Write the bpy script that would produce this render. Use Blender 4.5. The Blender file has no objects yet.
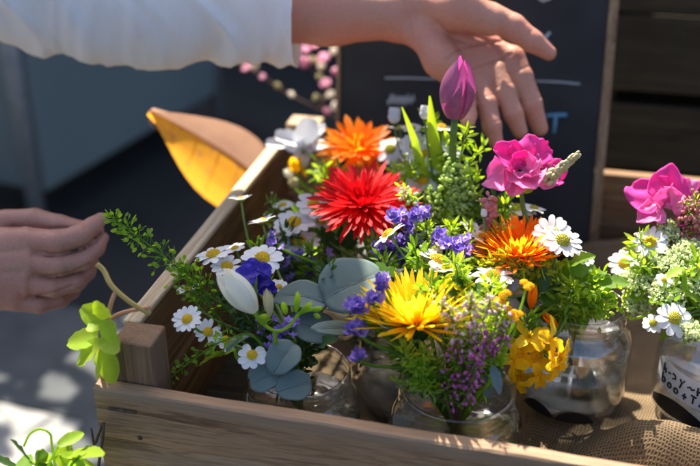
import bpy, math, random
import numpy as np
from mathutils import Vector as V, noise as MN
R_ = random.Random(7)
S = bpy.context.scene
rad = math.radians
# ------------------------------------------------------------------ camera
PITCH, YAW, FPX = rad(27.05), rad(13.07), 940.0
CAM = V((.312, -.512, .54))
cF = V((-math.sin(YAW)*math.cos(PITCH), math.cos(YAW)*math.cos(PITCH), -math.sin(PITCH)))
cR = V((math.cos(YAW), math.sin(YAW), 0)); cU = cR.cross(cF)
cd = bpy.data.cameras.new('camera'); cam = bpy.data.objects.new('camera', cd); S.collection.objects.link(cam)
cam.location = CAM; cam.rotation_euler = (math.pi/2-PITCH, 0, YAW)
cd.sensor_width = 36; cd.lens = FPX/700*36; cd.clip_start = .02; cd.clip_end = 400
cd.dof.use_dof = True; cd.dof.focus_distance = .745; cd.dof.aperture_fstop = 3.5; cd.dof.aperture_blades = 0
S.camera = cam
# ------------------------------------------------------------------ sky, sun, exposure
AZ, EL = rad(-30), rad(51)                       # azimuth from +Y towards +X
w = bpy.data.worlds.new('World'); S.world = w; w.use_nodes = True
nt = w.node_tree; bg = nt.nodes['Background']; sk = nt.nodes.new('ShaderNodeTexSky')
sk.sky_type = 'NISHITA'; sk.sun_disc = False; sk.sun_elevation = EL; sk.sun_rotation = AZ; sk.air_density = .7; sk.dust_density = 3.0; sk.ozone_density = .6
nt.links.new(sk.outputs[0], bg.inputs[0]); bg.inputs[1].default_value = .115
sd = V((math.sin(AZ)*math.cos(EL), math.cos(AZ)*math.cos(EL), math.sin(EL)))
sl = bpy.data.lights.new('sun', 'SUN'); sl.energy = 5; sl.angle = rad(.5); sl.color = (1, .91, .77)
so = bpy.data.objects.new('sun', sl); S.collection.objects.link(so); so.location = (-3, 3, 4)
so.rotation_euler = sd.to_track_quat('Z', 'Y').to_euler()
S.view_settings.view_transform = 'Standard'; S.view_settings.look = 'None'
S.view_settings.gamma = 1; S.view_settings.use_curve_mapping = False; S.view_settings.exposure = 1.62
S.render.engine = 'CYCLES'; S.cycles.use_denoising = True
S.cycles.max_bounces = 10; S.cycles.transparent_max_bounces = 24; S.cycles.sample_clamp_indirect = 6
S.cycles.caustics_reflective = False; S.cycles.caustics_refractive = False

# ------------------------------------------------------------------ helpers
def ray(x, y): return cF*FPX + cR*(x-350) + cU*(233-y)
def at(x, y, Y):
    d = ray(x, y); return CAM + d*((Y-CAM.y)/d.y)
def atd(x, y, depth): return CAM + ray(x, y)*(depth/FPX)
def atz(x, y, z):
    d = ray(x, y); return CAM + d*((z-CAM.z)/d.z)
def depth_of(p): return (p-CAM).dot(cF)
def camdir(f, r, u): return (-cF*f + cR*r + cU*u).normalized()
def rnd(a, b): return R_.uniform(a, b)
def rdir():
    return V((R_.gauss(0, 1), R_.gauss(0, 1), R_.gauss(0, 1))).normalized()
def frame(n):
    n = n.normalized(); a = V((0, 0, 1)) if abs(n.z) < .9 else V((1, 0, 0))
    u = a.cross(n).normalized(); return u, n.cross(u)

class MB:
    def __init__(s): s.v = []; s.f = []; s.sm = True
    def add(s, vs, fs):
        b = len(s.v); s.v += vs; s.f += [tuple(i+b for i in f) for f in fs]
    def grid(s, rows, closed=False):
        n = len(rows[0]); vs = [p for r in rows for p in r]; fs = []
        m = n if closed else n-1
        for i in range(len(rows)-1):
            for j in range(m):
                k = (j+1) % n; fs.append((i*n+j, i*n+k, (i+1)*n+k, (i+1)*n+j))
        s.add(vs, fs)
    def tube(s, pts, r, seg=6, cap=True):
        n = len(pts); rows = []
        if not hasattr(r, '__len__'): r = [r]*n
        t = (pts[1]-pts[0]).normalized(); u, _ = frame(t)
        for i in range(n):
            t2 = (pts[min(i+1, n-1)]-pts[max(i-1, 0)])
            if t2.length < 1e-9: t2 = t
            t = t2.normalized(); u = (u-t*u.dot(t)).normalized(); v = t.cross(u)
            rows.append([pts[i]+(u*math.cos(a)+v*math.sin(a))*r[i] for a in [2*math.pi*k/seg for k in range(seg)]])
        b = len(s.v); s.grid(rows, True)
        if cap:
            s.f.append(tuple(b+k for k in range(seg))[::-1]); s.f.append(tuple(b+(n-1)*seg+k for k in range(seg)))
    def ball(s, c, r, nu=6, nv=4, ax=None, sc=(1, 1, 1)):
        x, y, z = (V((1, 0, 0)), V((0, 1, 0)), V((0, 0, 1))) if ax is None else (*frame(ax), ax.normalized())
        rows = []
        for i in range(nv+1):
            a = math.pi*i/nv
            rows.append([c+(x*math.sin(a)*math.cos(b)*sc[0]+y*math.sin(a)*math.sin(b)*sc[1]+z*math.cos(a)*sc[2])*r
                         for b in [2*math.pi*k/nu for k in range(nu)]])
        s.grid(rows, True)
    def box(s, a, b):
        x0, y0, z0 = a; x1, y1, z1 = b
        s.add([V((x, y, z)) for x in (x0, x1) for y in (y0, y1) for z in (z0, z1)],
              [(0, 1, 3, 2), (4, 6, 7, 5), (0, 4, 5, 1), (2, 3, 7, 6), (0, 2, 6, 4), (1, 5, 7, 3)])
    def strap(s, o, d, up, L, wd, bend=.3, seg=6, fold=.15, prof=None, nw=3, ruf=0, rk=3):
        d = d.normalized(); side = d.cross(up).normalized(); up = side.cross(d).normalized()
        p = o.copy(); rows = []; ph = rnd(0, 6)
        for i in range(seg+1):
            t = i/seg; ww = wd*.5*(prof(t) if prof else min(1, .45+1.6*t)*(1 if t < .75 else max(.12, 1-((t-.75)/.25)**2)))
            a = bend*t; dd = d*math.cos(a)+up*math.sin(a); uu = up*math.cos(a)-d*math.sin(a)
            r = []
            for j in range(nw):
                q = (j/(nw-1))*2-1
                z = abs(q)*fold*ww + (ruf*ww*math.sin(rk*t*6.28+q*2.5+ph)*q*q if ruf else 0)
                r.append(p+side*q*ww+uu*z)
            rows.append(r); p = p+dd*(L/seg)
        s.grid(rows)
        return p
    def build(s, name, mat, parent=None, smooth=True, solid=0, bevel=0, sub=0):
        me = bpy.data.meshes.new(name)
        off = V((0, 0, 0))
        if parent is not None:
            r = parent
            while r.parent: r = r.parent
            off = r.location
        me.from_pydata([tuple(V(p)-off) for p in s.v], [], s.f)
        me.materials.append(mat)
        if smooth: me.polygons.foreach_set('use_smooth', [True]*len(me.polygons))
        ob = bpy.data.objects.new(name, me); S.collection.objects.link(ob)
        if parent is not None: ob.parent = parent
        if solid: m = ob.modifiers.new('solid', 'SOLIDIFY'); m.thickness = solid; m.offset = 0
        if bevel: m = ob.modifiers.new('bevel', 'BEVEL'); m.width = bevel; m.segments = 2; m.limit_method = 'ANGLE'
        if sub: m = ob.modifiers.new('sub', 'SUBSURF'); m.levels = m.render_levels = sub
        return ob
def tag(o, label=None, cat=None, group=None, kind=None):
    for k, v in (('label', label), ('category', cat), ('group', group), ('kind', kind)):
        if v: o[k] = v
    return o
def thing(name, loc, label, cat, group=None):
    o = bpy.data.objects.new(name, None); S.collection.objects.link(o); o.location = loc; o.empty_display_size = .02
    return tag(o, label, cat, group)
def bez(p0, p1, p2, p3, n=12):
    return [p0*(1-t)**3+p1*3*t*(1-t)**2+p2*3*t*t*(1-t)+p3*t**3 for t in [i/n for i in range(n+1)]]
def spline(ps, n=6):
    ps = [V(p) for p in ps]; out = []
    e = [ps[0]*2-ps[1]]+ps+[ps[-1]*2-ps[-2]]
    for i in range(1, len(e)-2):
        for k in range(n):
            t = k/n; a, b, c, d = e[i-1:i+3]
            out.append((b*2+(c-a)*t+(a*2-b*5+c*4-d)*t*t+(b*3-a-c*3+d)*t**3)*.5)
    out.append(ps[-1]); return out

# ------------------------------------------------------------------ materials
def srgb(*c):
    return tuple(((x/255)/12.92 if x/255 <= .04045 else ((x/255+.055)/1.055)**2.4) for x in c)+(1,)
class NT:
    def __init__(s, name):
        s.m = bpy.data.materials.new(name); s.m.use_nodes = True; s.t = s.m.node_tree
        s.t.nodes.clear(); s.out = s.t.nodes.new('ShaderNodeOutputMaterial')
    def n(s, typ, **kw):
        x = s.t.nodes.new('ShaderNode'+typ)
        for k, v in kw.items(): setattr(x, k, v)
        return x
    def set(s, sock, v):
        if isinstance(v, bpy.types.NodeSocket): s.t.links.new(v, sock)
        else: sock.default_value = v
    def math(s, op, a, b=None, c=None):
        x = s.n('Math', operation=op); s.set(x.inputs[0], a)
        if b is not None: s.set(x.inputs[1], b)
        if c is not None: s.set(x.inputs[2], c)
        return x.outputs[0]
    def mix(s, f, a, b, blend='MIX'):
        x = s.n('Mix', data_type='RGBA', blend_type=blend); s.set(x.inputs[0], f); s.set(x.inputs[6], a); s.set(x.inputs[7], b)
        return x.outputs[2]
    def coord(s): return s.n('TexCoord').outputs['Object']
    def mapping(s, vec, sc=(1, 1, 1), rot=(0, 0, 0), loc=(0, 0, 0)):
        x = s.n('Mapping'); s.set(x.inputs[0], vec); x.inputs[1].default_value = loc; x.inputs[2].default_value = rot; x.inputs[3].default_value = sc
        return x.outputs[0]
    def noise(s, vec, scale, detail=4, rough=.55, dist=0):
        x = s.n('TexNoise'); s.set(x.inputs['Vector'], vec); x.inputs['Scale'].default_value = scale
        x.inputs['Detail'].default_value = detail; x.inputs['Roughness'].default_value = rough; x.inputs['Distortion'].default_value = dist
        return x.outputs['Fac']
    def ramp(s, f, stops):
        x = s.n('ValToRGB'); s.set(x.inputs[0], f); e = x.color_ramp.elements
        while len(e) < len(stops): e.new(.5)
        for k, (p, c) in enumerate(stops): e[k].position = p; e[k].color = c if len(c) == 4 else tuple(c)+(1,)
        return x.outputs[0]
    def bump(s, h, st=.3, dist=.001):
        x = s.n('Bump'); s.set(x.inputs['Height'], h); x.inputs['Strength'].default_value = st; x.inputs['Distance'].default_value = dist
        return x.outputs[0]
    def pbr(s, col, rough=.5, normal=None, metal=0, sss=0, spec=.5):
        p = s.n('BsdfPrincipled'); s.set(p.inputs['Base Color'], col); s.set(p.inputs['Roughness'], rough)
        p.inputs['Metallic'].default_value = metal; p.inputs['Specular IOR Level'].default_value = spec
        if sss:
            p.inputs['Subsurface Weight'].default_value = sss; p.inputs['Subsurface Radius'].default_value = (1, .35, .2); p.inputs['Subsurface Scale'].default_value = .004
        if normal is not None: s.t.links.new(normal, p.inputs['Normal'])
        return p.outputs[0]
    def done(s, sh): s.t.links.new(sh, s.out.inputs[0]); return s.m
def petal_mat(name, c1, c2, trans=.4, rough=.5, spec=.25, tcol=None, nscale=150, spots=None):
    """thin plant tissue: diffuse + translucent, colour varied per petal and along streaks"""
    m = NT(name); g = m.n('NewGeometry'); co = m.coord()
    nz = m.noise(co, nscale, 3); f = m.math('ADD', m.math('MULTIPLY', g.outputs['Random Per Island'], .55), m.math('MULTIPLY', nz, .55))
    col = m.ramp(f, [(.15, c1), (.85, c2)])
    if spots: col = m.mix(m.ramp(m.noise(co, 60, 3), [(.55, (0, 0, 0)), (.7, (1, 1, 1))]), col, spots)
    b = m.bump(nz, .15, .0006)
    p = m.pbr(col, rough, b, spec=spec)
    t = m.n('BsdfTranslucent'); m.set(t.inputs[0], m.mix(1, col, tcol, 'MULTIPLY') if tcol else col)
    x = m.n('MixShader'); x.inputs[0].default_value = trans; m.t.links.new(p, x.inputs[1]); m.t.links.new(t.outputs[0], x.inputs[2])
    return m.done(x.outputs[0])
def plain(name, c1, c2, rough=.7, scale=30, bump=.2, dist=.001, metal=0, spec=.4):
    m = NT(name); nz = m.noise(m.coord(), scale, 5)
    return m.done(m.pbr(m.ramp(nz, [(.3, c1), (.7, c2)]), rough, m.bump(nz, bump, dist), metal, spec=spec))
def wood(name, axis, dark, mid, light, scale=1.0, rough=.75, stain=None, weather=None, seed=0):
    m = NT(name); co = m.coord()
    st = [38, 38, 38]; st[axis] = 1.6
    mp = m.mapping(co, tuple(k*scale for k in st), loc=(seed, seed*.7, seed*1.3))
    warp = m.noise(m.mapping(co, tuple(k*.16*scale for k in st), loc=(seed,)*3), 1, 2)
    mp2 = m.n('VectorMath', operation='ADD'); m.set(mp2.inputs[0], mp)
    cmb = m.n('CombineXYZ')
    for i in range(3): m.set(cmb.inputs[i], m.math('MULTIPLY', warp, 5))
    m.t.links.new(cmb.outputs[0], mp2.inputs[1]); mp = mp2.outputs[0]
    g1 = m.noise(mp, 2.2, 6, .62); g2 = m.noise(m.mapping(mp, (6, 6, 6)), 2.5, 4, .7)
    rings = m.math('SINE', m.math('MULTIPLY', g1, 46))
    f = m.math('ADD', m.math('ADD', m.math('MULTIPLY', g1, .75), m.math('MULTIPLY', g2, .35)), m.math('MULTIPLY', rings, .09))
    col = m.ramp(f, [(.32, dark), (.55, mid), (.78, light)])
    pat = m.noise(co, 9, 4)
    col = m.mix(m.ramp(pat, [(.45, (0, 0, 0)), (.75, (.55, .55, .55))]), col, dark)
    if weather:
        col = m.mix(m.ramp(m.noise(mp, 1.0, 4), [(.35, (0, 0, 0)), (.65, (.8, .8, .8))]), col, weather)
    if stain:
        for (cx, cy, cz, rx, rz, amt) in stain:
            sp = m.mapping(co, (1/rx, 1/rx, 1/rz), loc=(-cx/rx, -cy/rx, -cz/rz))
            ln = m.n('VectorMath', operation='LENGTH'); m.set(ln.inputs[0], sp)
            dd = m.math('ADD', ln.outputs['Value'], m.math('MULTIPLY', m.math('SUBTRACT', g1, .5), 1.6))
            col = m.mix(m.ramp(dd, [(.45, (amt,)*3), (1.05, (0, 0, 0))]), col, (.012, .010, .009, 1))
    b = m.bump(f, .55, .0012)
    return m.done(m.pbr(col, rough, b, spec=.25))

M = {}
M['board'] = wood('front_board_wood', 0, (.08, .036, .016, 1), (.33, .18, .088, 1), (.50, .315, .175, 1), weather=(.29, .20, .13, 1),
                  stain=[(.022, 0, .102, .022, .006, .9), (.03, 0, .083, .03, .008, .65), (.27, 0, .062, .02, .004, .3)])
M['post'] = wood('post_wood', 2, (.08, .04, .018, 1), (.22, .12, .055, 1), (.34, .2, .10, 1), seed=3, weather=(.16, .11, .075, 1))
M['side'] = wood('shaded_side_wood', 1, (.07, .032, .012, 1), (.17, .085, .032, 1), (.28, .16, .075, 1), seed=5)  # shade on the inner face put into a darker wood
M['sunlit_top'] = wood('sunlit_edge_wood', 1, (.36, .265, .16, 1), (.56, .44, .29, 1), (.68, .56, .40, 1), seed=6)  # sunlight along the board top put into a pale wood
M['pale'] = wood('sunlit_pale_wood', 1, (.2, .13, .07, 1), (.36, .26, .155, 1), (.46, .36, .24, 1), seed=6)
M['back'] = wood('back_board_wood', 0, (.09, .048, .022, 1), (.23, .13, .062, 1), (.34, .215, .115, 1), seed=8)
M['shadewood'] = wood('shade_dark_wood', 0, (.014, .011, .006, 1), (.044, .034, .018, 1), (.078, .062, .036, 1), seed=11)  # shade on the stacked crates put into an even dark wood
M['framewood'] = wood('chalkboard_frame_wood', 2, (.12, .075, .04, 1), (.26, .175, .10, 1), (.38, .275, .17, 1), seed=13)
M['shade_shed'] = wood('shade_shed_wood', 2, (.06, .04, .03, 1), (.12, .09, .07, 1), (.2, .16, .12, 1), scale=.2)
M['nail'] = plain('rusty_nail', (.04, .03, .025, 1), (.12, .09, .07, 1), .5, 300, metal=.6)
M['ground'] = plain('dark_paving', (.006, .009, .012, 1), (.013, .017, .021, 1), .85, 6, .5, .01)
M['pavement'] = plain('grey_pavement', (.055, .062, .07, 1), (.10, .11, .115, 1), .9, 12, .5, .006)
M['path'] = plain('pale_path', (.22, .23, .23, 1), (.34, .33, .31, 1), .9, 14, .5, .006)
M['greypanel'] = plain('grey_panel_paint', (.16, .205, .21, 1), (.20, .245, .25, 1), .5, 3, .05)
M['steelp'] = plain('pale_steel', (.22, .24, .25, 1), (.32, .34, .35, 1), .45, 40, .1, metal=.2)
M['steel'] = plain('dull_steel', (.1, .11, .12, 1), (.22, .23, .24, 1), .45, 40, .1, metal=.3)
M['sleeve'] = petal_mat('white_cotton', (.74, .74, .74, 1), (.88, .87, .84, 1), .24, .9, .1, nscale=400)
M['chalkboard'] = plain('chalkboard_slate', (.010, .013, .016, 1), (.024, .028, .032, 1), .7, 14, .1)
M['chalk'] = plain('white_chalk', (.3, .36, .4, 1), (.55, .6, .62, 1), .95, 900, .4)
M['bluechalk'] = plain('blue_chalk', (.08, .22, .36, 1), (.14, .34, .5, 1), .95, 900, .4)
M['paper'] = plain('label_paper', (.6, .61, .58, 1), (.72, .72, .69, 1), .85, 60, .1)
M['black'] = plain('black_label', (.008, .008, .009, 1), (.016, .016, .017, 1), .45, 60, .1)
M['ink'] = plain('black_ink', (.006, .006, .007, 1), (.01, .01, .011, 1), .5, 60, .05)
def skin(name, c1, c2, c3):
    m = NT(name); co = m.coord(); a = m.noise(co, 28, 4); b = m.noise(co, 420, 4, .65)
    col = m.mix(m.ramp(a, [(.3, (0, 0, 0)), (.72, (1, 1, 1))]), c1, c2)
    col = m.mix(m.math('MULTIPLY', m.ramp(b, [(.35, (1, 1, 1)), (.7, (0, 0, 0))]), .35), col, c3)
    vo = m.n('TexVoronoi'); m.set(vo.inputs['Vector'], co); vo.inputs['Scale'].default_value = 700
    h = m.math('ADD', b, m.math('MULTIPLY', vo.outputs['Distance'], .4))
    return m.done(m.pbr(col, .48, m.bump(h, .5, .0011), sss=.16, spec=.4))
M['skin'] = skin('skin_light', (.55, .285, .19, 1), (.60, .255, .175, 1), (.42, .14, .09, 1))
M['skin2'] = skin('skin_pink', (.42, .235, .165, 1), (.47, .21, .15, 1), (.32, .115, .08, 1))
M['nailk'] = plain('fingernail', (.6, .36, .3, 1), (.66, .42, .35, 1), .25, 200, .05)
G = lambda n, a, b, t=.4, **k: petal_mat(n, a+(1,), b+(1,), t, **k)
M['stem'] = G('stem_green', (.08, .15, .03), (.16, .26, .06), .15)
M['stemw'] = G('woody_stem', (.13, .08, .045), (.25, .17, .1), .0)
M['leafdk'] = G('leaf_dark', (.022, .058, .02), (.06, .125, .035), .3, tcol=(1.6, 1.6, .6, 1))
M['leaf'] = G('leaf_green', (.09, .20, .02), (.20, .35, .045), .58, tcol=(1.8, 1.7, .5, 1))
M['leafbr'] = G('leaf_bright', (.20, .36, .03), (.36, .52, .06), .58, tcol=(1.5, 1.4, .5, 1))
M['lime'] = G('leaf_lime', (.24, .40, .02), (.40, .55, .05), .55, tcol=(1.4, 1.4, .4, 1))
M['euc'] = G('eucalyptus_leaf', (.08, .125, .118), (.145, .20, .185), .16, rough=.6, nscale=60, spots=(.11, .15, .14, 1))
M['eucrib'] = G('eucalyptus_rib', (.16, .23, .235), (.19, .26, .26), .1)
M['white'] = G('white_petal', (.74, .75, .76), (.84, .84, .83), .38, rough=.6, nscale=200)
M['whitesoft'] = G('soft_white_petal', (.60, .62, .66), (.72, .73, .75), .16, rough=.6, nscale=120)
M['cream'] = G('cream_petal', (.72, .72, .55), (.84, .83, .74), .4, rough=.45)
M['disc'] = G('chamomile_disc', (.62, .36, .01), (.80, .55, .03), .1, nscale=900)
M['discg'] = G('green_disc', (.35, .36, .03), (.55, .48, .05), .1, nscale=900)
M['yellow'] = G('yellow_petal', (.90, .60, .008), (.95, .74, .03), .65, tcol=(1.1, 1.15, 1, 1))
M['red'] = G('red_petal', (.50, .0015, .004), (.72, .005, .010), .5, tcol=(1.15, 1, 1, 1))
M['orange'] = G('orange_petal', (.88, .22, .004), (.92, .36, .012), .68, tcol=(1.15, 1.1, 1, 1))
M['magenta'] = G('magenta_petal', (.74, .07, .40), (.90, .50, .74), .5, tcol=(1.2, .7, 1, 1), rough=.7, spec=.1, nscale=75)
M['magdeep'] = G('deep_magenta_petal', (.64, .010, .25), (.82, .13, .50), .45, tcol=(1.2, .6, 1.1, 1), rough=.7, spec=.1, nscale=75)
M['tulip'] = G('tulip_petal', (.17, .055, .12), (.40, .17, .30), .4, tcol=(1.7, .5, 1.3, 1), rough=.35, spec=.5)
M['purple'] = G('statice_purple', (.17, .09, .52), (.42, .30, .76), .35, nscale=300)
M['blue'] = G('deep_blue_petal', (.02, .012, .22), (.05, .03, .40), .3)
M['heath'] = G('heather_bell', (.50, .06, .34), (.76, .28, .56), .4)
M['heathp'] = G('pale_heather_bell', (.66, .38, .54), (.84, .66, .74), .4)
M['pinkred'] = G('pink_red_bud', (.5, .12, .14), (.68, .32, .28), .3)
M['ammi'] = G('ammi_white', (.62, .72, .32), (.86, .9, .62), .4)
M['penny'] = G('pale_green_pod', (.46, .64, .13), (.70, .82, .32), .5)
M['gold'] = G('golden_petal', (.88, .50, .006), (.93, .66, .02), .5, tcol=(1.1, 1.05, 1, 1))
M['bract'] = G('cream_green_bud', (.45, .42, .2), (.66, .6, .38), .3)
M['pinkbl'] = G('pink_blossom', (.80, .36, .54), (.88, .58, .70), .45)
M['whitebl'] = G('cream_blossom', (.80, .72, .62), (.88, .82, .74), .45)
M['leafyel'] = G('yellow_leaf', (.70, .33, .03), (.80, .42, .05), .55, tcol=(1.2, 1.1, 1, 1), nscale=40, spots=(.52, .25, .10, 1))
M['leafbrn'] = G('purple_brown_leaf', (.30, .17, .12), (.44, .28, .20), .3, nscale=40)
M['twigdk'] = G('dark_twig', (.05, .03, .02), (.10, .06, .04), .0)
M['vine'] = G('vine_stem_yellow', (.5, .33, .1), (.58, .42, .14), .2)
M['vineo'] = G('vine_stem_orange', (.62, .28, .12), (.66, .36, .2), .2)
def glass(name, tint, edge, refr, bmp):
    m = NT(name); nz = m.bump(m.noise(m.coord(), 34, 2), bmp, .004)
    lw = m.n('LayerWeight'); lw.inputs[0].default_value = .28
    t = m.n('BsdfTransparent'); m.set(t.inputs[0], m.mix(m.math('POWER', lw.outputs['Facing'], 2.2), tint, edge))
    g = m.n('BsdfGlass'); g.inputs[0].default_value = tint; g.inputs[1].default_value = .01; g.inputs[2].default_value = 1.3
    x = m.n('MixShader'); x.inputs[0].default_value = refr; m.t.links.new(t.outputs[0], x.inputs[1]); m.t.links.new(g.outputs[0], x.inputs[2])
    gl = m.n('BsdfGlossy'); gl.inputs['Roughness'].default_value = .04; m.t.links.new(nz, gl.inputs['Normal'])
    fr = m.n('LayerWeight'); fr.inputs[0].default_value = .5; m.t.links.new(nz, fr.inputs['Normal'])
    y = m.n('MixShader'); m.set(y.inputs[0], m.math('MULTIPLY_ADD', m.math('POWER', fr.outputs['Facing'], 3.2), .8, .085)); m.t.links.new(x.outputs[0], y.inputs[1]); m.t.links.new(gl.outputs[0], y.inputs[2])
    return m.done(y.outputs[0])
M['glass'] = glass('jar_glass', (.99, .995, .992, 1), (.58, .67, .66, 1), .13, .4)
M['water'] = glass('jar_water', (.98, .99, .985, 1), (.72, .82, .76, 1), .3, .03)
def burlap():
    m = NT('burlap_weave'); co = m.coord()
    wv = m.noise(co, 22, 3); wx = m.math('ADD', m.math('MULTIPLY', m.math('SUBTRACT', wv, .5), .014), m.math('MULTIPLY', m.math('SUBTRACT', m.noise(co, 190, 2), .5), .0012))
    sp = m.n('SeparateXYZ'); m.set(sp.inputs[0], m.mapping(co, rot=(0, 0, .25)))
    K = math.pi/.0025
    sx = m.math('MULTIPLY', m.math('ADD', sp.outputs[0], wx), K); sy = m.math('MULTIPLY', m.math('ADD', sp.outputs[1], wx), K)
    a = m.math('ABSOLUTE', m.math('SINE', sx)); b = m.math('ABSOLUTE', m.math('SINE', sy))
    ov = m.math('MULTIPLY', m.math('SINE', m.math('ADD', sx, 1.57)), m.math('SINE', m.math('ADD', sy, 1.57)))
    ha = m.math('MULTIPLY', a, m.math('ADD', .8, m.math('MULTIPLY', ov, .2))); hb = m.math('MULTIPLY', b, m.math('SUBTRACT', .8, m.math('MULTIPLY', ov, .2)))
    h = m.math('MAXIMUM', ha, hb); fib = m.noise(co, 1500, 3)
    col = m.ramp(m.math('ADD', m.math('MULTIPLY', h, .8), m.math('MULTIPLY', fib, .25)), [(.40, (.075, .052, .03)), (.68, (.18, .13, .076)), (1, (.30, .22, .135))])
    big = m.noise(co, 35, 4); col = m.mix(m.ramp(big, [(.35, (.4, .4, .4)), (.65, (0, 0, 0))]), col, (.07, .048, .028, 1))
    return m.done(m.pbr(col, .95, m.bump(h, .7, .0012), spec=.1))
M['burlap'] = burlap()

# ------------------------------------------------------------------ setting: ground, path
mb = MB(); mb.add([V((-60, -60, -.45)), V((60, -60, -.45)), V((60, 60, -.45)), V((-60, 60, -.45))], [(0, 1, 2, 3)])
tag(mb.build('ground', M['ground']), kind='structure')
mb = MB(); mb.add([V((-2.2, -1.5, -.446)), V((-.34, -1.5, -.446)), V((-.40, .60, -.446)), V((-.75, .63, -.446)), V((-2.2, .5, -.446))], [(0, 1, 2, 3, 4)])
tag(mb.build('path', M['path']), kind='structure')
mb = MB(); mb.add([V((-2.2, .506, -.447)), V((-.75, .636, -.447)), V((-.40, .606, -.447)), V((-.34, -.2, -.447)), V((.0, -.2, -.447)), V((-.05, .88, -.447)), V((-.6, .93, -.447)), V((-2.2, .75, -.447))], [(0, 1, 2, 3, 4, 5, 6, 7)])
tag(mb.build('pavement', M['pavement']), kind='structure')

# grey cabinet on a steel leg, far left
def quadbox(mb, a, b, dep, z0, z1):      # wall from a to b (xy), thickness dep to its left
    a = V((*a, 0)); b = V((*b, 0)); nrm = V((-(b-a).y, (b-a).x, 0)).normalized()*dep
    pts = [a, b, b+nrm, a+nrm]
    mb.add([p+V((0, 0, z)) for z in (z0, z1) for p in pts], [(3, 2, 1, 0), (4, 5, 6, 7), (0, 1, 5, 4), (1, 2, 6, 5), (2, 3, 7, 6), (3, 0, 4, 7)])
pa, pb = atz(46, 194, -.36), atz(216, 94, -.36); pd = (pb-pa).normalized(); pn = V((-pd.y, pd.x, 0))
cab = thing('cabinet', (pa.x, pa.y, -.45), 'grey painted cabinet raised on steel legs behind the white sleeve', 'cabinet')
mb = MB(); quadbox(mb, (pa.x, pa.y), (pb.x, pb.y), .55, -.36, .24); mb.build('panel', M['greypanel'], cab, smooth=False, bevel=.01)
mb = MB(); quadbox(mb, ((pa-pd*.06).x, (pa-pd*.06).y), ((pb+pd*.04).x, (pb+pd*.04).y), .6, .243, .27); mb.build('top', M['steel'], cab, smooth=False)
for q_ in (pa-pd*.028+pn*.01, pb+pd*.027+pn*.02, pa-pd*.028+pn*.5, pb+pd*.027+pn*.5):
    mb = MB(); mb.tube([V((q_.x, q_.y, -.45)), V((q_.x, q_.y, .24))], .02, 10); mb.build('leg', M['steelp'], cab)

# unseen boards and leaves, added to shade and dapple the paving with the cabinet
shade_shed = thing('shade_shed', (0, 3.4, -.45), 'unseen upright boards added far behind the crates to shade the ground', 'shade_shed')
mb = MB(); x = -2.2; kk = 0
while x < 3.2:
    kk += 1; k = .008*(kk % 2); quadbox(mb, (x, 3.3+k+.09*x), (x+.19, 3.3+k+.09*(x+.19)), .03, -.45, 2.0); x += .186
mb.build('wall', M['shade_shed'], shade_shed, smooth=False)
mb = MB(); quadbox(mb, (-2.3, 3.0), (3.3, 3.5), 1.8, 2.01, 2.1); mb.build('roof', M['steel'], shade_shed, smooth=False)
tr = thing('dapple_tree', (-1.5, 1.95, -.45), 'unseen leafy crown on a slender trunk, added to dapple the ground', 'dapple_tree')
mb = MB(); mb.tube(spline([V((-1.62, 2.2, -.45)), V((-1.60, 2.1, .1)), V((-1.45, 1.95, .5)), V((-1.15, 1.75, 1.0))]), [.03-.0012*i for i in range(19)], 8)
for k in range(14):
    p = V((-1.3, 1.85, rnd(.6, .9))); mb.tube([p, p+V((rnd(-.3, .3), rnd(-.3, .3), rnd(.0, .25)))], [.010, .004], 5)
mb.build('trunk', M['stemw'], tr)
mb = MB()
for k in range(230):
    d = rdir(); p = V((-1.10, 1.70, .86))+V((d.x*.42, d.y*.3, d.z*.26))*rnd(.3, 1)**.6
    mb.strap(p, rdir(), rdir(), rnd(.06, .10), rnd(.035, .05), .3, 4)
mb.build('crown', M['leaf'], tr)

# ------------------------------------------------------------------ the flower crate
crate = thing('wooden_crate', (.31, .25, 0), 'weathered wooden crate lined with burlap holding the jars of flowers', 'crate')
mb = MB()
nx = 60                                     # front board with slightly uneven worn edges
rows = []
for i in range(nx+1):
    x = .622*i/nx
    e = lambda s: .0011*MN.noise(V((x*14, s*7.3, 1.7)))+.0006*MN.noise(V((x*60, s*3.1, 4)))
    rows.append([V((x, e(1), 0)), V((x, e(2)*.8, .060)), V((x, e(2), .1187+e(3))), V((x, .0013+e(8), .1203+e(3)*1.1)), V((x, .006, .1208+e(6))), V((x, .0108, .1203+e(4)*1.1)), V((x, .012+e(5), .1185+e(4))), V((x, .012, .06)), V((x, .012, 0))])
rows = [[V((p.x*1.005-.003, p.y, p.z-.016*p.x*(1 if p.z > .01 else .5))) for p in r_] for r_ in rows]
mb.grid(rows, True); mb.f.append(tuple(range(9))); mb.f.append(tuple(range(len(mb.v)-9, len(mb.v)))[::-1])
fb = mb.build('front_board', M['board'], crate, smooth=False)
mb = MB(); mb.box((.007, -.0012, .1015), (.030, .004, .1040)); mb.build('staple', M['nail'], fb, smooth=False, bevel=.0006)
for (nx_, nz_) in ((.022, .035), (.030, .079), (.590, .09), (.592, .04)):
    mb = MB(); mb.ball(V((nx_, -.0002, nz_)), .0022, 10, 6, V((0, -1, 0)), (1, 1, .4)); mb.build('nail', M['nail'], fb)
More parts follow.
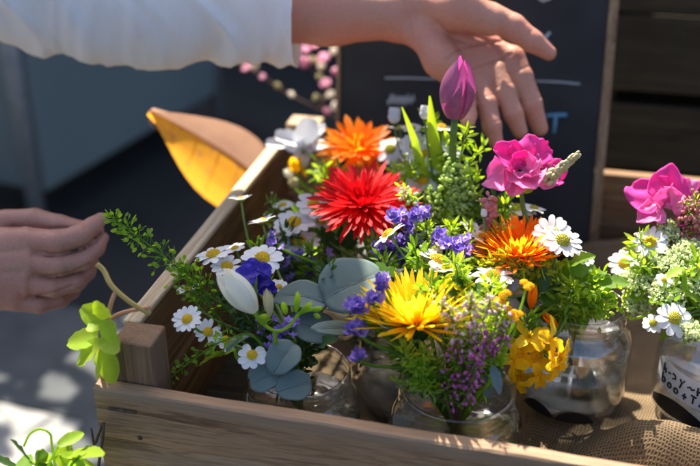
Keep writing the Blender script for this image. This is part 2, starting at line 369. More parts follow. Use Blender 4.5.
for (x0, x1, y0, y1, z1, lab) in ((.0085, .040, .0135, .044, .1535, None), (.0085, .047, .466, .4985, .160, 'pale sunlit corner post'), (.580, .611, .0135, .044, .1535, None), (.576, .611, .466, .4985, .160, None)):
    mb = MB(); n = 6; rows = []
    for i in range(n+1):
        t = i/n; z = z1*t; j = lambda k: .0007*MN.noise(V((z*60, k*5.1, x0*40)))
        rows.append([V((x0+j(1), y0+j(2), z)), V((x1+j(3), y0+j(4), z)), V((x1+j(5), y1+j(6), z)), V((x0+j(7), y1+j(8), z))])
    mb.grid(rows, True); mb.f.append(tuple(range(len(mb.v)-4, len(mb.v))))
    o = mb.build('corner_post', M['pale'] if lab else M['post'], crate, smooth=False, bevel=.002)  # far post gets a paler copy, its sunlight put into the colour
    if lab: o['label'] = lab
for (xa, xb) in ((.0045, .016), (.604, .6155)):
    mb = MB(); mb.box((xa-.0012, .0446, .1463), (xb+.0012, .4655, .1525)); mb.build('lit_top_edge', M['sunlit_top'], crate, smooth=False, bevel=.002)  # separate strip carrying the painted sunlight of the board top
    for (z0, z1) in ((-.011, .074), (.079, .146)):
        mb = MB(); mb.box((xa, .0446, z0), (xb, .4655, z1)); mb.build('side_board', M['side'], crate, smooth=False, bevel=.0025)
mb = MB(); mb.box((0, .5, 0), (.62, .516, .118)); mb.build('back_board', M['back'], crate, smooth=False, bevel=.002)
mb = MB(); mb.box((.0070, .0122, -.010), (.6130, .4998, .001)); mb.build('floor_board', M['shadewood'], crate, smooth=False)
# low table that carries the crate
tab = thing('table', (.31, .25, -.45), 'low dark timber table hidden beneath the flower crate', 'table')
mb = MB(); mb.box((.03, .03, -.04), (.62, .5, -.0125)); mb.build('tabletop', M['shadewood'], tab, smooth=False)
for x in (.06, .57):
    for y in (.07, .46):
        mb = MB(); mb.box((x-.02, y-.02, -.45), (x+.02, y+.02, -.0405)); mb.build('leg', M['shadewood'], tab, smooth=False)
# burlap lining
def burz(x, y):
    z = .006+.004*MN.noise(V((x*18, y*18, 0)))+.003*MN.noise(V((x*45, y*40, 3)))
    z += .066*math.exp(-(((x-.408)/.056)**2+((y-.100)/.042)**2))+.006*MN.noise(V((x*34+y*20, y*12, 6)))*math.exp(-(((x-.43)/.1)**2+((y-.08)/.06)**2))
    z += -.0+.070*math.exp(-(((x-.50)/.06)**2+((y-.098)/.036)**2))
    z += .055*math.exp(-(((x-.337)/.022)**2+((y-.055)/.032)**2))
    z += .030*math.exp(-(((x-.345)/.06)**2+((y-.19)/.06)**2))+.022*math.exp(-(((x-.462)/.06)**2+((y-.2)/.06)**2))
    z += .045*math.exp(-((y-.475)/.03)**2)*(1 if x > .36 else math.exp(-((x-.36)/.02)**2)) + .05*math.exp(-((x-.43)/.05)**2-((y-.40)/.06)**2)
    z += .075*math.exp(-((x-.575)/.03)**2)
    return max(z, .002)
mb = MB(); rows = []
for i in range(111):
    x = .055+.515*i/110; rows.append([V((x, .024+.44*j/90, burz(x, .024+.44*j/90))) for j in range(91)])
mb.grid(rows); tag(mb.build('burlap', M['burlap'], None, solid=.0012), 'coarse brown burlap sacking bunched on the crate floor under the jars', 'burlap cloth')

# chalkboard leaning on the crate's back wall
cb = thing('chalkboard', (.21, .48, .03), 'black chalkboard in a thin wooden frame leaning on the crate back', 'chalkboard')
B0 = V((.368, .47, .05)); bx = V((-1, .02, 0)).normalized(); bz = V((-.03, .22, .97)).normalized(); bn = bx.cross(bz).normalized()
BW = .30
def cbp(x, z, o=0): return B0+bx*x+bz*z+bn*o       # x runs left from the right edge
def slab(mb, x0, x1, z0, z1, o0, o1):
    mb.add([cbp(x, z, o) for x in (x0, x1) for z in (z0, z1) for o in (o0, o1)], [(0, 1, 3, 2), (4, 6, 7, 5), (0, 4, 5, 1), (2, 3, 7, 6), (0, 2, 6, 4), (1, 5, 7, 3)])
sgn = 1 if bn.y < 0 else -1
mb = MB(); slab(mb, .006, BW, -.02, .48, 0, -.006*sgn); bd = mb.build('board', M['chalkboard'], cb, smooth=False)
mb = MB(); slab(mb, -.004, .0057, -.02, .487, .003*sgn, -.008*sgn); mb.build('frame', M['framewood'], cb, smooth=False, bevel=.001)
mb = MB(); slab(mb, BW+.0003, BW+.004, -.02, .487, .003*sgn, -.008*sgn); mb.build('frame', M['framewood'], cb, smooth=False, bevel=.0008)
mb = MB(); slab(mb, -.004, BW+.004, .4873, .497, .003*sgn, -.008*sgn); mb.build('frame', M['framewood'], cb, smooth=False, bevel=.001)
def on_board(x, y):
    d = ray(x, y); t = (B0-CAM).dot(bn)/d.dot(bn); return CAM+d*t+bn*.0008*sgn
def stroke(mb, pts, r=.0014): 
    ps = [on_board(*p) for p in pts]; mb.tube(ps, r, 5)
for sts, r_, mt_ in (([[(539, 33), (544, 38), (551, 46)], [(550, 32), (545, 38), (540, 46)]], .0017, 'chalk'), ([[(385, 78), (408, 78), (436, 79)]], .001, 'chalk'), ([[(536, 81), (560, 82), (580, 84)]], .001, 'chalk'),
    ([[(536, -4), (543, 1), (551, -2)]], .0018, 'chalk'), ([[(388+q_*.9, 100+5*math.sin(q_*1.3)+2*math.sin(q_*2.9)) for q_ in range(30)]], .0012, 'chalk'), ([[(546, 116), (556, 115), (567, 115)], [(556, 115), (555, 124), (554, 133)]], .0023, 'bluechalk')):
    mb = MB()
    for q_ in sts: stroke(mb, q_, r_)
    mb.build('chalk_mark', M[mt_], bd)

# dark slatted crates stacked behind, the topmost added to shade the inside
for ci, (z0, ch_, lab) in enumerate(((-.45, .33, 'lower dark slatted crate in the stack behind the chalkboard'), (-.118, .33, 'middle dark slatted crate in the stack behind the chalkboard'), (.214, .165, 'added topmost crate that shades the inside of the stack'))):
    c = thing('wooden_crate', (.62, .95, z0), lab, 'crate', 'dark crates behind the flowers')
    z = z0+.004
    for h in ((.075, .10, .108) if ch_ > .2 else (.158,)):
        mb = MB(); mb.box((.346, .85, z), (.98, .866, z+h)); mb.build('slat', M['shadewood'], c, smooth=False, bevel=.002)
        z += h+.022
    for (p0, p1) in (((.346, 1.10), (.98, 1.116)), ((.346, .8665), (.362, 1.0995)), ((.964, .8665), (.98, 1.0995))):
        mb = MB(); mb.box((*p0, z0+.002), (*p1, z0+ch_)); mb.build('panel', M['shadewood'], c, smooth=False)
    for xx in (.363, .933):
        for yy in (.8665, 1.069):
            mb = MB(); mb.box((xx, yy, z0+.002), (xx+.03, yy+.03, z0+ch_)); mb.build('corner_post', M['shadewood'], c, smooth=False)
    mb = MB(); mb.box((.3625, .8975, z0+.004), (.9635, 1.068, z0+.014)); mb.build('floor_board', M['shadewood'], c, smooth=False)

# ------------------------------------------------------------------ jars
JAR = {'A': V((.133, .080, .013)), 'B': V((.259, .080, .016)), 'C': V((.349, .187, .040)), 'D': V((.462, .200, .036)),
       'E': V((.205, .186, .013)), 'F': V((.115, .335, .013)), 'G': V((.262, .315, .013))}
JR = {'A': .049, 'B': .0525, 'C': .045, 'D': .046, 'E': .046, 'F': .045, 'G': .045}
JLAB = {'A': 'clear glass jar with silver eucalyptus leaves at the crate front corner', 'B': 'clear glass jar of the yellow daisy right behind the front board',
        'C': 'round glass jar with black scalloped label holding the orange daisy', 'D': 'glass jar with handwritten paper label at the right edge of photo',
        'E': 'pale glass jar behind the two front jars under the red daisy', 'F': 'glass jar at the back left of the crate under white freesia', 'G': 'glass jar at the back of crate below the purple tulip'}
JH = .092
def lathe(mb, c, prof, seg=40):
    mb.grid([[c+V((r*math.cos(2*math.pi*k/seg), r*math.sin(2*math.pi*k/seg), z)) for k in range(seg)] for r, z in prof], True)
for k, c in JAR.items():
    r = JR[k]; t = thing('glass_jar', c, JLAB[k], 'jar', 'glass jars of flowers in the crate')
    nk = r-.009
    out = [(.001, .003), (r*.7, .002), (r*.9, 0), (r*.975, .004), (r, .012), (r*1.0, .05), (r*.985, .060), (r*.93, .068), (nk+.002, .073), (nk, .0755), (nk, .078), (nk+.0014, .0795), (nk, .081), (nk, .083), (nk+.0014, .0845), (nk, .086), (nk, .089), (nk+.0012, .0905), (nk+.0002, .092)]
    inn_ = [(nk-.0022, .0915), (nk-.0028, .088), (nk-.0026, .076), (r*.9, .067), (r*.955, .058), (r*.962, .012), (r*.9, .0065), (.001, .0068)]
    mb = MB(); lathe(mb, c, out+inn_, 44); mb.build('glass', M['glass'], t)
    mb = MB(); lathe(mb, c, [(.001, .0085), (r*.88, .0085), (r*.945, .013), (r*.945, .056), (r*.93, .0552), (.001, .055)], 32); mb.build('water', M['water'], t)
    def patch(mb, a0, a1, zf0, zf1, n=24, o=.0008, nz=6):
        mb.grid([[c+V(((r+o)*math.cos(a0+(a1-a0)*i/n), (r+o)*math.sin(a0+(a1-a0)*i/n), zf0(i/n)+(zf1(i/n)-zf0(i/n))*j/nz)) for j in range(nz+1)] for i in range(n+1)])
    if k == 'D':
        a0, a1 = rad(198), rad(292)
        mb = MB(); patch(mb, a0, a1, lambda q: .034-.014*q+.003*(1-min(1, q*9)), lambda q: .059-.014*q-.006*(1-min(1, q*9))**2)
        lb = mb.build('paper_label', M['paper'], t)
        mb = MB(); patch(mb, rad(196), rad(300), lambda q: .010-.004*q, lambda q: .016-.004*q+.010*abs(math.sin(q*math.pi*1.6))); mb.build('black_label', M['black'], t)
        mb = MB()
        def ink(pts, x0, z0, sc=.0068):
            ps = []
            for (x, z) in pts:
                q = x0+x*.062; zz = z0-.014*q+z*sc; a = a0+(a1-a0)*q
                ps.append(c+V(((r+.0013)*math.cos(a), (r+.0013)*math.sin(a), zz)))
            mb.tube(ps, .00075, 5)
        z1, z2 = .0475, .0375
        for ch in ([(0, 1.1), (.1, .5), (.05, 0)], [(.05, .4), (.5, .5), (.7, 0)]): ink(ch, .12, z1)
        ink([(0, .4), (.5, .45)], .20, z1); ink([(0, .8), (.6, .7), (.7, .3), (.1, .1)], .26, z1); ink([(0, .8), (.35, .35), (.8, .9)], .36, z1); ink([(.35, .35), (.1, -.4)], .36, z1)
        ink([(0, .3), (.4, .55), (.8, .3), (1.2, .5)], .45, z1); ink([(0, 1), (.05, -.1)], .56, z1); ink([(.8, 1), (.8, -.1)], .56, z1); ink([(-.2, .45), (1.1, .5)], .56, z1)
        circ = lambda rx=.4, n=9: [(rx+rx*math.cos(6.28*i/n), .32+.34*math.sin(6.28*i/n)) for i in range(n+1)]
        ink([(0, 1.2), (.02, 0)], .12, z2); ink(circ(), .12, z2); ink(circ(), .215, z2); ink(circ(), .305, z2)
        ink([(0, .35), (.8, .35)], .41, z2); ink([(.4, .75), (.4, -.05)], .41, z2)
        ink([(0, 1.05), (1.0, 1.0)], .50, z2); ink([(.5, 1.02), (.5, 0)], .50, z2)
        ink([(0, 0), (.45, 1), (.9, 0)], .60, z2); ink([(.2, .4), (.7, .4)], .60, z2)
        mb.build('lettering', M['ink'], lb)
    if k == 'C':
        for (a, b) in ((212, 252), (254, 294)):
            mb = MB(); patch(mb, rad(a), rad(b), lambda q: .001, lambda q: .002+.010*math.sin(q*math.pi)**.7); mb.build('black_label', M['black'], t)

def into_jar(j, head, seed=None):
    """mouth and foot points for a stem that leans in jar j towards its head"""
    c = JAR[j]; d = V((head.x-c.x, head.y-c.y, 0)); d = d.normalized()*min(d.length, .03)*rnd(.55, .9) if d.length > 1e-4 else d
    d += V((rnd(-.006, .006), rnd(-.006, .006), 0))
    return c+d*.9+V((0, 0, JH+.004)), c-d*.75+V((0, 0, .012))
def stem_path(head, n, j, pull=.5):
    m, f = into_jar(j, head); L = (head-m).length
    ax = (m-f).normalized()
    return bez(head, head-n*L*pull, m+ax*L*.35, m, 12)+[f]
def cat_stem(mb, path, r0, r1):
    r0 *= 1.2; r1 *= 1.6
    mb.tube(path, [r0+(r1-r0)*i/(len(path)-1) for i in range(len(path))], 6)

# ------------------------------------------------------------------ flowers
def dome(mb, o, n, r, h, nb=70, bump=.13):
    u, v = frame(n)
    rows = [[o+(u*math.cos(a)+v*math.sin(a))*r*math.cos(e)+n*h*math.sin(e) for a in [2*math.pi*k/16 for k in range(16)]] for e in [0, .35, .7, 1.05, 1.35, 1.56]]
    mb.grid(rows, True)
    for i in range(nb):
        q = math.sqrt((i+.5)/nb); a = i*2.39996; e = math.acos(min(1, q))
        p = o+(u*math.cos(a)+v*math.sin(a))*r*math.cos(e)+n*h*math.sin(e)
        mb.ball(p, r*bump*rnd(.8, 1.1), 5, 3)
def chamomile(px, py, Y, dpx, fr, j, label, disc='disc', np_=None, droop=None, miss=0):
    o = at(px, py, Y); n = camdir(*fr); D = 1.13*dpx*depth_of(o)/FPX; R = D*.5
    t = thing('chamomile', o, label, 'flower', 'white chamomile flowers')
    u, v = frame(n); k = np_ or R_.choice((11, 12, 13, 14)); rd = R*.36
    droop = rnd(-.12, .3) if droop is None else droop
    mb = MB(); a0 = rnd(0, 6)
    pr = lambda q: (.55+.45*min(1, q*2.2))*(1 if q < .72 else math.sqrt(max(.10, 1-((q-.72)/.29)**2)))
    for i in range(k):
        if R_.random() < miss: continue
        a = a0+2*math.pi*(i+rnd(-.16, .16))/k; d = u*math.cos(a)+v*math.sin(a)
        e = droop+rnd(-.12, .14)
        mb.strap(o+d*rd*.75-n*R*.05+n*rnd(-.02, .02)*R, d*math.cos(e)+n*math.sin(e), n, (R-rd*.7)*rnd(.9, 1.06), 2*math.pi*R*.72/k*rnd(.98, 1.2), rnd(-.45, .05), 6, rnd(.05, .25), pr, 4)
    mb.build('petal_ring', M['white'], t)
    mb = MB(); dome(mb, o-n*R*.06, n, rd, rd*.72, 60); mb.build('flower_disc', M[disc], t)
    mb = MB(); mb.ball(o-n*R*.12, rd*.85, 8, 4, n, (1, 1, .45)); cat_stem(mb, stem_path(o-n*R*.12, n, j), .0008, .0011); mb.build('stem', M['stem'], t)
    return t
def gerbera(px, py, Y, dpx, fr, j, label, mat, rings, disc=None, wk=1.0, thick=.0022):
    o = at(px, py, Y); n = camdir(*fr); R = dpx*depth_of(o)/FPX*.5
    t = thing('gerbera', o, label, 'flower', 'spidery gerbera daisies'); u, v = frame(n)
    mb = MB()
    for (cnt, l, e, bend, wd) in rings:
        for i in range(cnt):
            a = 2*math.pi*(i+rnd(-.35, .35))/cnt; d = u*math.cos(a)+v*math.sin(a); ee = e+rnd(-.13, .13)
            twist = d.cross(n)*rnd(-.35, .35)
            mb.strap(o+d*R*.06+n*R*.02, d*math.cos(ee)+n*math.sin(ee), n+twist, R*l*rnd(.84, 1.08), R*wd*wk*rnd(.8, 1.15), bend+rnd(-.2, .2), 7, rnd(.0, .45), lambda q: min(1, .5+1.2*q)*(1 if q < .78 else max(.16, 1-((q-.78)/.22)**2.2)), 4, .22, rnd(.5, 1.4))
    mb.build('petal_ring', M[mat], t)
    mb = MB()
    for i in range(46):
        a = i*2.4; q = math.sqrt(i/46)*R*.2; d = u*math.cos(a)+v*math.sin(a)
        mb.strap(o+d*q+n*R*.03, n*1+d*(q/R*2.2), d, R*rnd(.16, .26), R*.035, .3, 3)
    mb.build('flower_disc', M[disc or mat], t)
    mb = MB()
    for i in range(26):
        a = 2*math.pi*i/26+rnd(-.1, .1); d = u*math.cos(a)+v*math.sin(a); mb.strap(o-n*R*.17+d*R*.1, d*.75+n*.5, n, R*.3, R*.085, .5, 4)
    mb.ball(o-n*R*.1, R*.2, 10, 6, n, (1, 1, .8)); mb.build('calyx', M['leafdk'], t)
    mb = MB(); cat_stem(mb, stem_path(o-n*R*.2, n, j), thick, thick*1.1); mb.build('stem', M['stem'], t)
SPIKY = [(38, 1.0, .26, .2, .10), (36, .94, .46, .12, .10), (32, .84, .7, .05, .09), (24, .6, 1.0, -.1, .075), (16, .42, 1.2, 0, .07)]
FLAT = [(36, 1.0, .08, -.1, .105), (36, .93, .24, -.05, .105), (32, .8, .42, -.1, .10), (26, .62, .65, -.1, .08), (22, .45, .9, 0, .08), (14, .3, 1.15, 0, .07)]
FAN = [(48, 1.0, .20, .25, .088), (50, .96, .40, .2, .088), (46, .9, .60, .12, .085), (40, .8, .82, .05, .08), (26, .62, 1.1, 0, .07)]
gerbera(416, 325, .085, 138, (.30, -.12, .95), 'B', 'bright yellow spidery gerbera above the front glass jar', 'yellow', FAN)
gerbera(363, 205, .225, 112, (.68, .02, .73), 'E', 'vivid red spidery gerbera at the centre of the bouquets', 'red', FLAT)
gerbera(519, 258, .185, 104, (.38, -.1, .92), 'C', 'orange spidery gerbera below the pink blooms, in front of chalkboard', 'orange', FAN)
gerbera(358, 150, .345, 82, (.75, .02, .66), 'F', 'orange gerbera behind the red one, next to white freesia', 'orange', [(22, 1, .05, -.1, .17), (22, .85, .25, -.05, .16), (20, .6, .5, 0, .13), (16, .4, .8, 0, .1)], 'orange')

CH = [
 (187, 319, .050, 27, (.80, -.15, .55), 'A', 'whole chamomile nearest the front left corner post of the crate'),
 (208, 332, .062, 25, (.75, .25, .5), 'A', 'chamomile just right of the one nearest the corner post', 'disc', None, None, .25),
 (226, 340, .066, 24, (.7, .3, .55), 'A', 'chamomile half covered by a narrow grey eucalyptus leaf', 'disc', None, None, .3),
 (252, 355, .040, 27, (.8, .0, .55), 'A', 'lowest chamomile, touching the hanging round eucalyptus leaves', 'disc', 9, None, .2),
 (213, 254, .125, 36, (.38, -.25, .9), 'A', 'side-on chamomile overlapping the pale top of the side board', 'disc', None, .1),
 (227, 266, .115, 30, (.6, .1, .75), 'A', 'chamomile tucked left of the deep blue petals', 'disc', None, .1, .15),
 (262, 258, .105, 40, (.62, -.05, .75), 'A', 'large chamomile right above the deep blue petals', 'disc', None, .0),
 (241, 199, .200, 22, (.12, -.1, 1), 'A', 'tall chamomile seen edge-on against the pale side board', 'disc', None, .4),
 (262, 221, .190, 26, (.12, -.25, 1), 'A', 'chamomile seen edge-on below the tallest one at left', 'disc', None, .35),
 (294, 222, .215, 37, (.6, -.1, .75), 'E', 'upper chamomile of the touching pair left of the red gerbera', 'disc', None, .05),
 (299, 241, .205, 37, (.55, .05, .8), 'E', 'lower chamomile of the touching pair left of the red gerbera', 'disc', None, .0),
 (314, 205, .235, 34, (.62, .25, .7), 'E', 'chamomile against the left petals of the red gerbera', 'disc', 9, .0),
 (388, 234, .165, 34, (.05, -.62, .8), 'B', 'chamomile turned away on a long stem over the purple statice', 'disc', None, .0),
 (437, 259, .150, 36, (.35, .35, .85), 'B', 'chamomile above the right petals of the yellow gerbera', 'disc', 10, .1, .2),
 (446, 268, .140, 30, (.2, -.1, 1), 'B', 'edge-on chamomile tucked under another beside the yellow gerbera', 'disc', 11, .1),
 (493, 275, .140, 38, (.42, .05, .9), 'C', 'chamomile between yellow gerbera and the front orange gerbera', 'disc', 13, .05),
 (552, 233, .180, 34, (.85, -.35, .35), 'C', 'left one of two overlapping chamomiles on the orange gerbera', 'discg', 13),
 (563, 240, .172, 37, (.72, .2, .6), 'C', 'right one of two overlapping chamomiles on the orange gerbera', 'discg', 15),
 (517, 208, .270, 34, (.35, -.05, .93), 'G', 'chamomile directly under the large pink bloom', 'discg', 12),
 (426, 155, .300, 30, (.92, .1, .35), 'G', 'chamomile with clear yellow centre below the narrow green tulip leaf', 'disc', 14),
 (415, 146, .320, 28, (.92, -.1, .3), 'G', 'blurred chamomile left of the clear one under the tulip leaf', 'discg', 13),
 (390, 149, .335, 28, (.8, -.2, .5), 'G', 'blurred chamomile overlapping the orange gerbera behind', 'discg', 11, None, .2),
 (423, 180, .280, 31, (.8, .0, .6), 'G', 'chamomile just above the pale green pods', 'disc', 12),
 (441, 127, .300, 30, (.22, .05, .97), 'G', 'edge-on chamomile right below the purple tulip', 'disc', 12, .1),
 (650, 242, .215, 32, (.8, -.3, .55), 'D', 'chamomile below the pink bloom at the right edge', 'disc', 15),
 (624, 263, .225, 29, (.75, -.3, .6), 'D', 'leftmost chamomile of the right-hand jar', 'disc', 13),
 (675, 318, .150, 34, (.9, .1, .45), 'D', 'chamomile with greenish disc over the rim of the labelled jar', 'discg', 11),
 (653, 323, .160, 19, (.8, -.2, .5), 'D', 'tiny chamomile beside the rim of the labelled jar', 'discg', 11),
 (188, 288, .110, 22, (.4, -.2, .8), 'A', 'small blurred chamomile by the shaded top of the side board', 'disc', 8, .2, .3),
 (327, 200, .270, 22, (.6, 0, .7), 'E', 'small white chamomile half behind the red gerbera', 'disc', 8, .1, .2),
 (402, 165, .330, 22, (.8, .1, .5), 'G', 'small white chamomile between back orange gerbera and tulip leaf', 'discg', 9, .1, .2),
 (378, 182, .31, 20, (.8, 0, .5), 'G', 'little white chamomile at the top right of the red gerbera', 'discg', 9, .1, .2),
 (410, 192, .275, 22, (.8, .1, .5), 'G', 'little white chamomile left of the pale pods', 'disc', 10, .1, .1),
 (436, 143, .30, 22, (.7, .3, .6), 'G', 'little chamomile behind the foot of the tulip', 'disc', 10, .1, .1),
 (340, 176, .315, 19, (.7, -.2, .6), 'F', 'little white chamomile between red and back orange gerberas', 'discg', 8, .1, .2),
 (470, 226, .215, 18, (.5, .2, .8), 'G', 'little white chamomile between pods and pinkish spike', 'disc', 9, .1, .2),
 (534, 208, .265, 22, (.3, .2, .9), 'G', 'half hidden chamomile right below the pink bloom', 'discg', 10, .1, .1),
 (394, 273, .15, 22, (.2, -.2, .9), 'B', 'small drooping chamomile just over the yellow gerbera', 'disc', 9, .1, .1),
 (538, 262, .175, 16, (.5, .3, .8), 'C', 'small white chamomile under the right side of orange gerbera', 'discg', 8, .1, .3),
 (279, 287, .13, 18, (.6, .2, .7), 'A', 'small dim chamomile between blue petals and eucalyptus', 'disc', 9, .1, .2),
 (700, 262, .205, 22, (.8, .1, .5), 'D', 'chamomile cut by the right photo edge', 'disc', 12),
 (664, 280, .18, 15, (.8, .1, .5), 'D', 'tiny chamomile amid the middle ammi umbels', 'disc', 10),
 (345, 192, .30, 20, (.7, -.2, .6), 'F', 'small chamomile at the upper left edge of the red gerbera', 'disc', 10, .1, .1),
 (322, 222, .24, 20, (.6, .2, .7), 'E', 'small chamomile just under the left petals of the red gerbera', 'disc', 10, .1, .1),
 (279, 232, .22, 22, (.5, -.2, .8), 'E', 'small chamomile left of the touching chamomile pair', 'disc', 10, .1, .1),
 (283, 205, .25, 20, (.4, -.1, .9), 'E', 'small edge-on chamomile above the touching chamomile pair', 'disc', 11, .2),
 (405, 178, .30, 22, (.8, .0, .6), 'G', 'small chamomile beside the upper right petals of the red gerbera', 'disc', 12, .1),
 (436, 164, .29, 22, (.8, .2, .5), 'G', 'small chamomile directly below the clear yellow-centred one', 'disc', 12, .1),
 (412, 128, .33, 18, (.5, 0, .8), 'G', 'small blurred chamomile in front of the chalkboard scribble', 'discg', 10, .1),
 (452, 150, .28, 18, (.7, .2, .6), 'G', 'small chamomile among the thyme below the tulip', 'disc', 10, .1),
 (482, 236, .2, 20, (.5, .1, .8), 'C', 'small chamomile left of the front orange gerbera', 'disc', 10, .1),
 (462, 275, .135, 20, (.4, 0, .9), 'B', 'small chamomile between the yellow gerbera and its right neighbour', 'disc', 11, .1),
 (585, 258, .19, 18, (.7, .3, .6), 'C', 'small chamomile above the soft leaves of the round jar', 'disc', 10, .1),
 (235, 248, .16, 20, (.4, -.3, .9), 'A', 'small chamomile halfway along the pale side board', 'disc', 10, .1),
 (400, 128, .345, 20, (.15, 0, 1), 'G', 'small flat chamomile left of the tulip leaf', 'discg', 9, .1),
]
for c in CH: chamomile(*c)
# closed chamomile buds
for (px, py, Y, r, j, lab) in ((425, 114, .295, 8, 'G', 'white chamomile bud standing in front of the green tulip leaf'), (394, 117, .345, 9, 'G', 'round white chamomile bud blurred against the chalkboard'), (484, 214, .2, 5, 'B', 'small pale chamomile bud on a curved stem between gerberas')):
    o = at(px, py, Y); s = depth_of(o)/FPX; t = thing('chamomile_bud', o, lab, 'flower bud')
    n = camdir(.1, .1, 1); mb = MB(); u, v = frame(n)
    for i in range(14):
        a = i*2.4; d = u*math.cos(a)+v*math.sin(a); mb.strap(o+d*r*s*.5-n*r*s*.3, d*.35+n, -d, r*s*1.4, r*s*.6, .7, 5, .2)
    mb.ball(o, r*s*.7, 8, 6); mb.build('bud', M['white'], t)
    mb = MB(); cat_stem(mb, stem_path(o-n*r*s*.5, camdir(0, -.1, 1), j), .0009, .0012); mb.build('stem', M['stem'], t)

# statice: papery purple clusters
def statice(pts, Y, j, label, mat='purple', rf=.0052, k=9, spread=9, white=.15):
    o = at(pts[0][0], pts[0][1], Y); t = thing('statice', o, label, 'flower', 'purple statice sprigs')
    st = MB(); fl = MB(); wt = MB(); base = None
    for (px, py) in pts:
        p = at(px, py, Y+rnd(-.012, .012)); s = depth_of(p)/FPX
        m, f = into_jar(j, p); pth = bez(p, p-V((0, 0, .02)), m+V((0, 0, .03)), m, 8)+[f]; cat_stem(st, pth, .0008, .0014)
        for i in range(k):
            q = p+(cR*R_.gauss(0, .55)+cU*R_.gauss(0, .5)-cF*R_.gauss(.2, .6))*spread*s
            n = (camdir(.5, R_.gauss(0, .5), .8)+rdir()*.4).normalized(); u, v = frame(n); r = rf*rnd(.75, 1.2); ph = rnd(0, 6)
            rows = []
            for (rr, hh, ru) in ((.12, -.9, 0), (.3, -.45, 0), (.62, -.05, .1), (1, .12, .28)):
                rows.append([q+(u*math.cos(a)+v*math.sin(a))*r*rr*(1+.12*math.sin(5*a+ph))+n*r*(hh+ru*math.sin(5*a+ph)+.5*ru*math.sin(11*a)) for a in [6.2832*b/20 for b in range(20)]])
            fl.grid(rows, True); st.tube([q-n*r*.8, p-V((0, 0, .006))], .0005, 4)
            if R_.random() < white:
                for e in range(5): wt.strap(q-n*r*.2, n+rdir()*.5, u, r*.6, r*.4, .4, 3)
    fl.build('bloom_cluster', M[mat], t); st.build('stem', M['leaf'], t)
    if len(wt.v) > 260: wt.build('corolla', M['white'], t)
statice([(395, 215), (408, 222), (415, 236), (400, 240), (392, 252), (405, 256), (416, 214), (385, 247)], .19, 'E', 'large violet statice cluster right of the red gerbera', k=9, spread=9)
statice([(447, 243), (438, 238)], .175, 'B', 'violet statice tuft above the yellow gerbera', k=9, spread=8)
statice([(468, 250), (462, 244)], .17, 'B', 'violet statice tuft left of the front orange gerbera', k=9, spread=8)
statice([(354, 302), (358, 306)], .07, 'B', 'violet statice head left of the yellow gerbera', k=9, spread=6, rf=.0045)
statice([(356, 328)], .065, 'B', 'violet statice head hanging below the left gerbera petals', k=11, spread=6, rf=.0045)
statice([(372, 298), (376, 306)], .075, 'B', 'violet statice head tucked against left gerbera petals', k=8, spread=6, rf=.0045)
statice([(360, 356)], .06, 'B', 'lone drooping violet statice floret over the pale jar', k=6, spread=4, rf=.0045, white=0)
statice([(384, 279), (380, 283)], .08, 'B', 'pale lilac statice head above the yellow gerbera petals', k=8, spread=6, rf=.0042, white=.5)
statice([(295, 258), (310, 270), (285, 268), (318, 262), (300, 285), (275, 240)], .19, 'E', 'muted mauve statice behind the chamomile pair', k=6, spread=10, rf=.004, white=.3)
statice([(262, 325), (280, 330), (272, 338), (290, 322)], .075, 'A', 'dusky mauve statice between freesia buds and eucalyptus', k=6, spread=8, rf=.0034, white=.2)
# cream statice bracts above the yellow gerbera
o = at(428, 258, .17); t = thing('statice', o, 'cream green statice bracts between violet tufts', 'flower'); mb = MB()
for (px, py) in ((420, 257), (430, 259), (437, 252), (424, 262), (443, 250)):
    p = at(px, py, .168)
    for i in range(10): mb.strap(p+rdir()*.004, V((0, 0, 1))+rdir()*.8, rdir(), .006, .004, .5, 4)
mb.build('bract', M['bract'], t); mb = MB(); cat_stem(mb, stem_path(o, V((0, 0, 1)), 'B'), .001, .0014); mb.build('stem', M['stem'], t)

# deep blue delphinium petals
o = at(256, 277, .085); t = thing('delphinium', o, 'deep blue delphinium florets beside the white freesia bud', 'flower')
for (px, py, r) in ((247, 275, 11), (262, 280, 11), (268, 290, 9), (252, 268, 10), (264, 270, 8)):
    p = at(px, py, .085+rnd(-.008, .008)); s = depth_of(p)/FPX; n = camdir(.7, rnd(-.4, .4), .5); u, v = frame(n); mb = MB()
    for i in range(5):
        a = 1.257*i+rnd(-.2, .2); d = u*math.cos(a)+v*math.sin(a); mb.strap(p, d+n*.35, n, r*s*1.15, r*s*1.25, -.5, 6, .25, lambda q: math.sin(math.pi*min(.97, .12+q*.88))**.6, 5, .15)
    mb.build('floret', M['blue'], t)
mb = MB(); cat_stem(mb, stem_path(o, camdir(-.3, 0, 1), 'A'), .001, .0014); mb.build('stem', M['stem'], t)

# freesias ---------------------------------------------------------
def petal_bud(mb, o, d, L, r, n=5, open_=0.0, twist=.5):
    u, v = frame(d)
    for i in range(n):
        a0 = 2*math.pi*i/n; rows = []
        for k in range(9):
            t = k/8; rr = r*(math.sin(math.pi*min(1, .06+t*.80))**.75*(1-.25*t)+open_*t*t*1.2); row = []
            for q in (-1, -.5, 0, .5, 1):
                a = a0+q*.85*(1 if t < .6 else max(.15, math.cos((t-.6)/.4*1.45)))+twist*t
                row.append(o+d*L*t+(u*math.cos(a)+v*math.sin(a))*rr*(1+.06*i/n))
            rows.append(row)
        mb.grid(rows)
o = at(255, 311, .055); t = thing('freesia', o, 'plump white freesia bud with a spray of green buds', 'flower')
tip = at(223, 274, .050); mb = MB(); petal_bud(mb, o, (tip-o).normalized(), (tip-o).length*1.04, .0118, 5, .05); mb.build('bloom', M['cream'], t, sub=1)
st = [at(x, y, .055) for x, y in ((254, 312), (261, 322), (275, 331), (288, 327), (300, 313), (314, 309))]
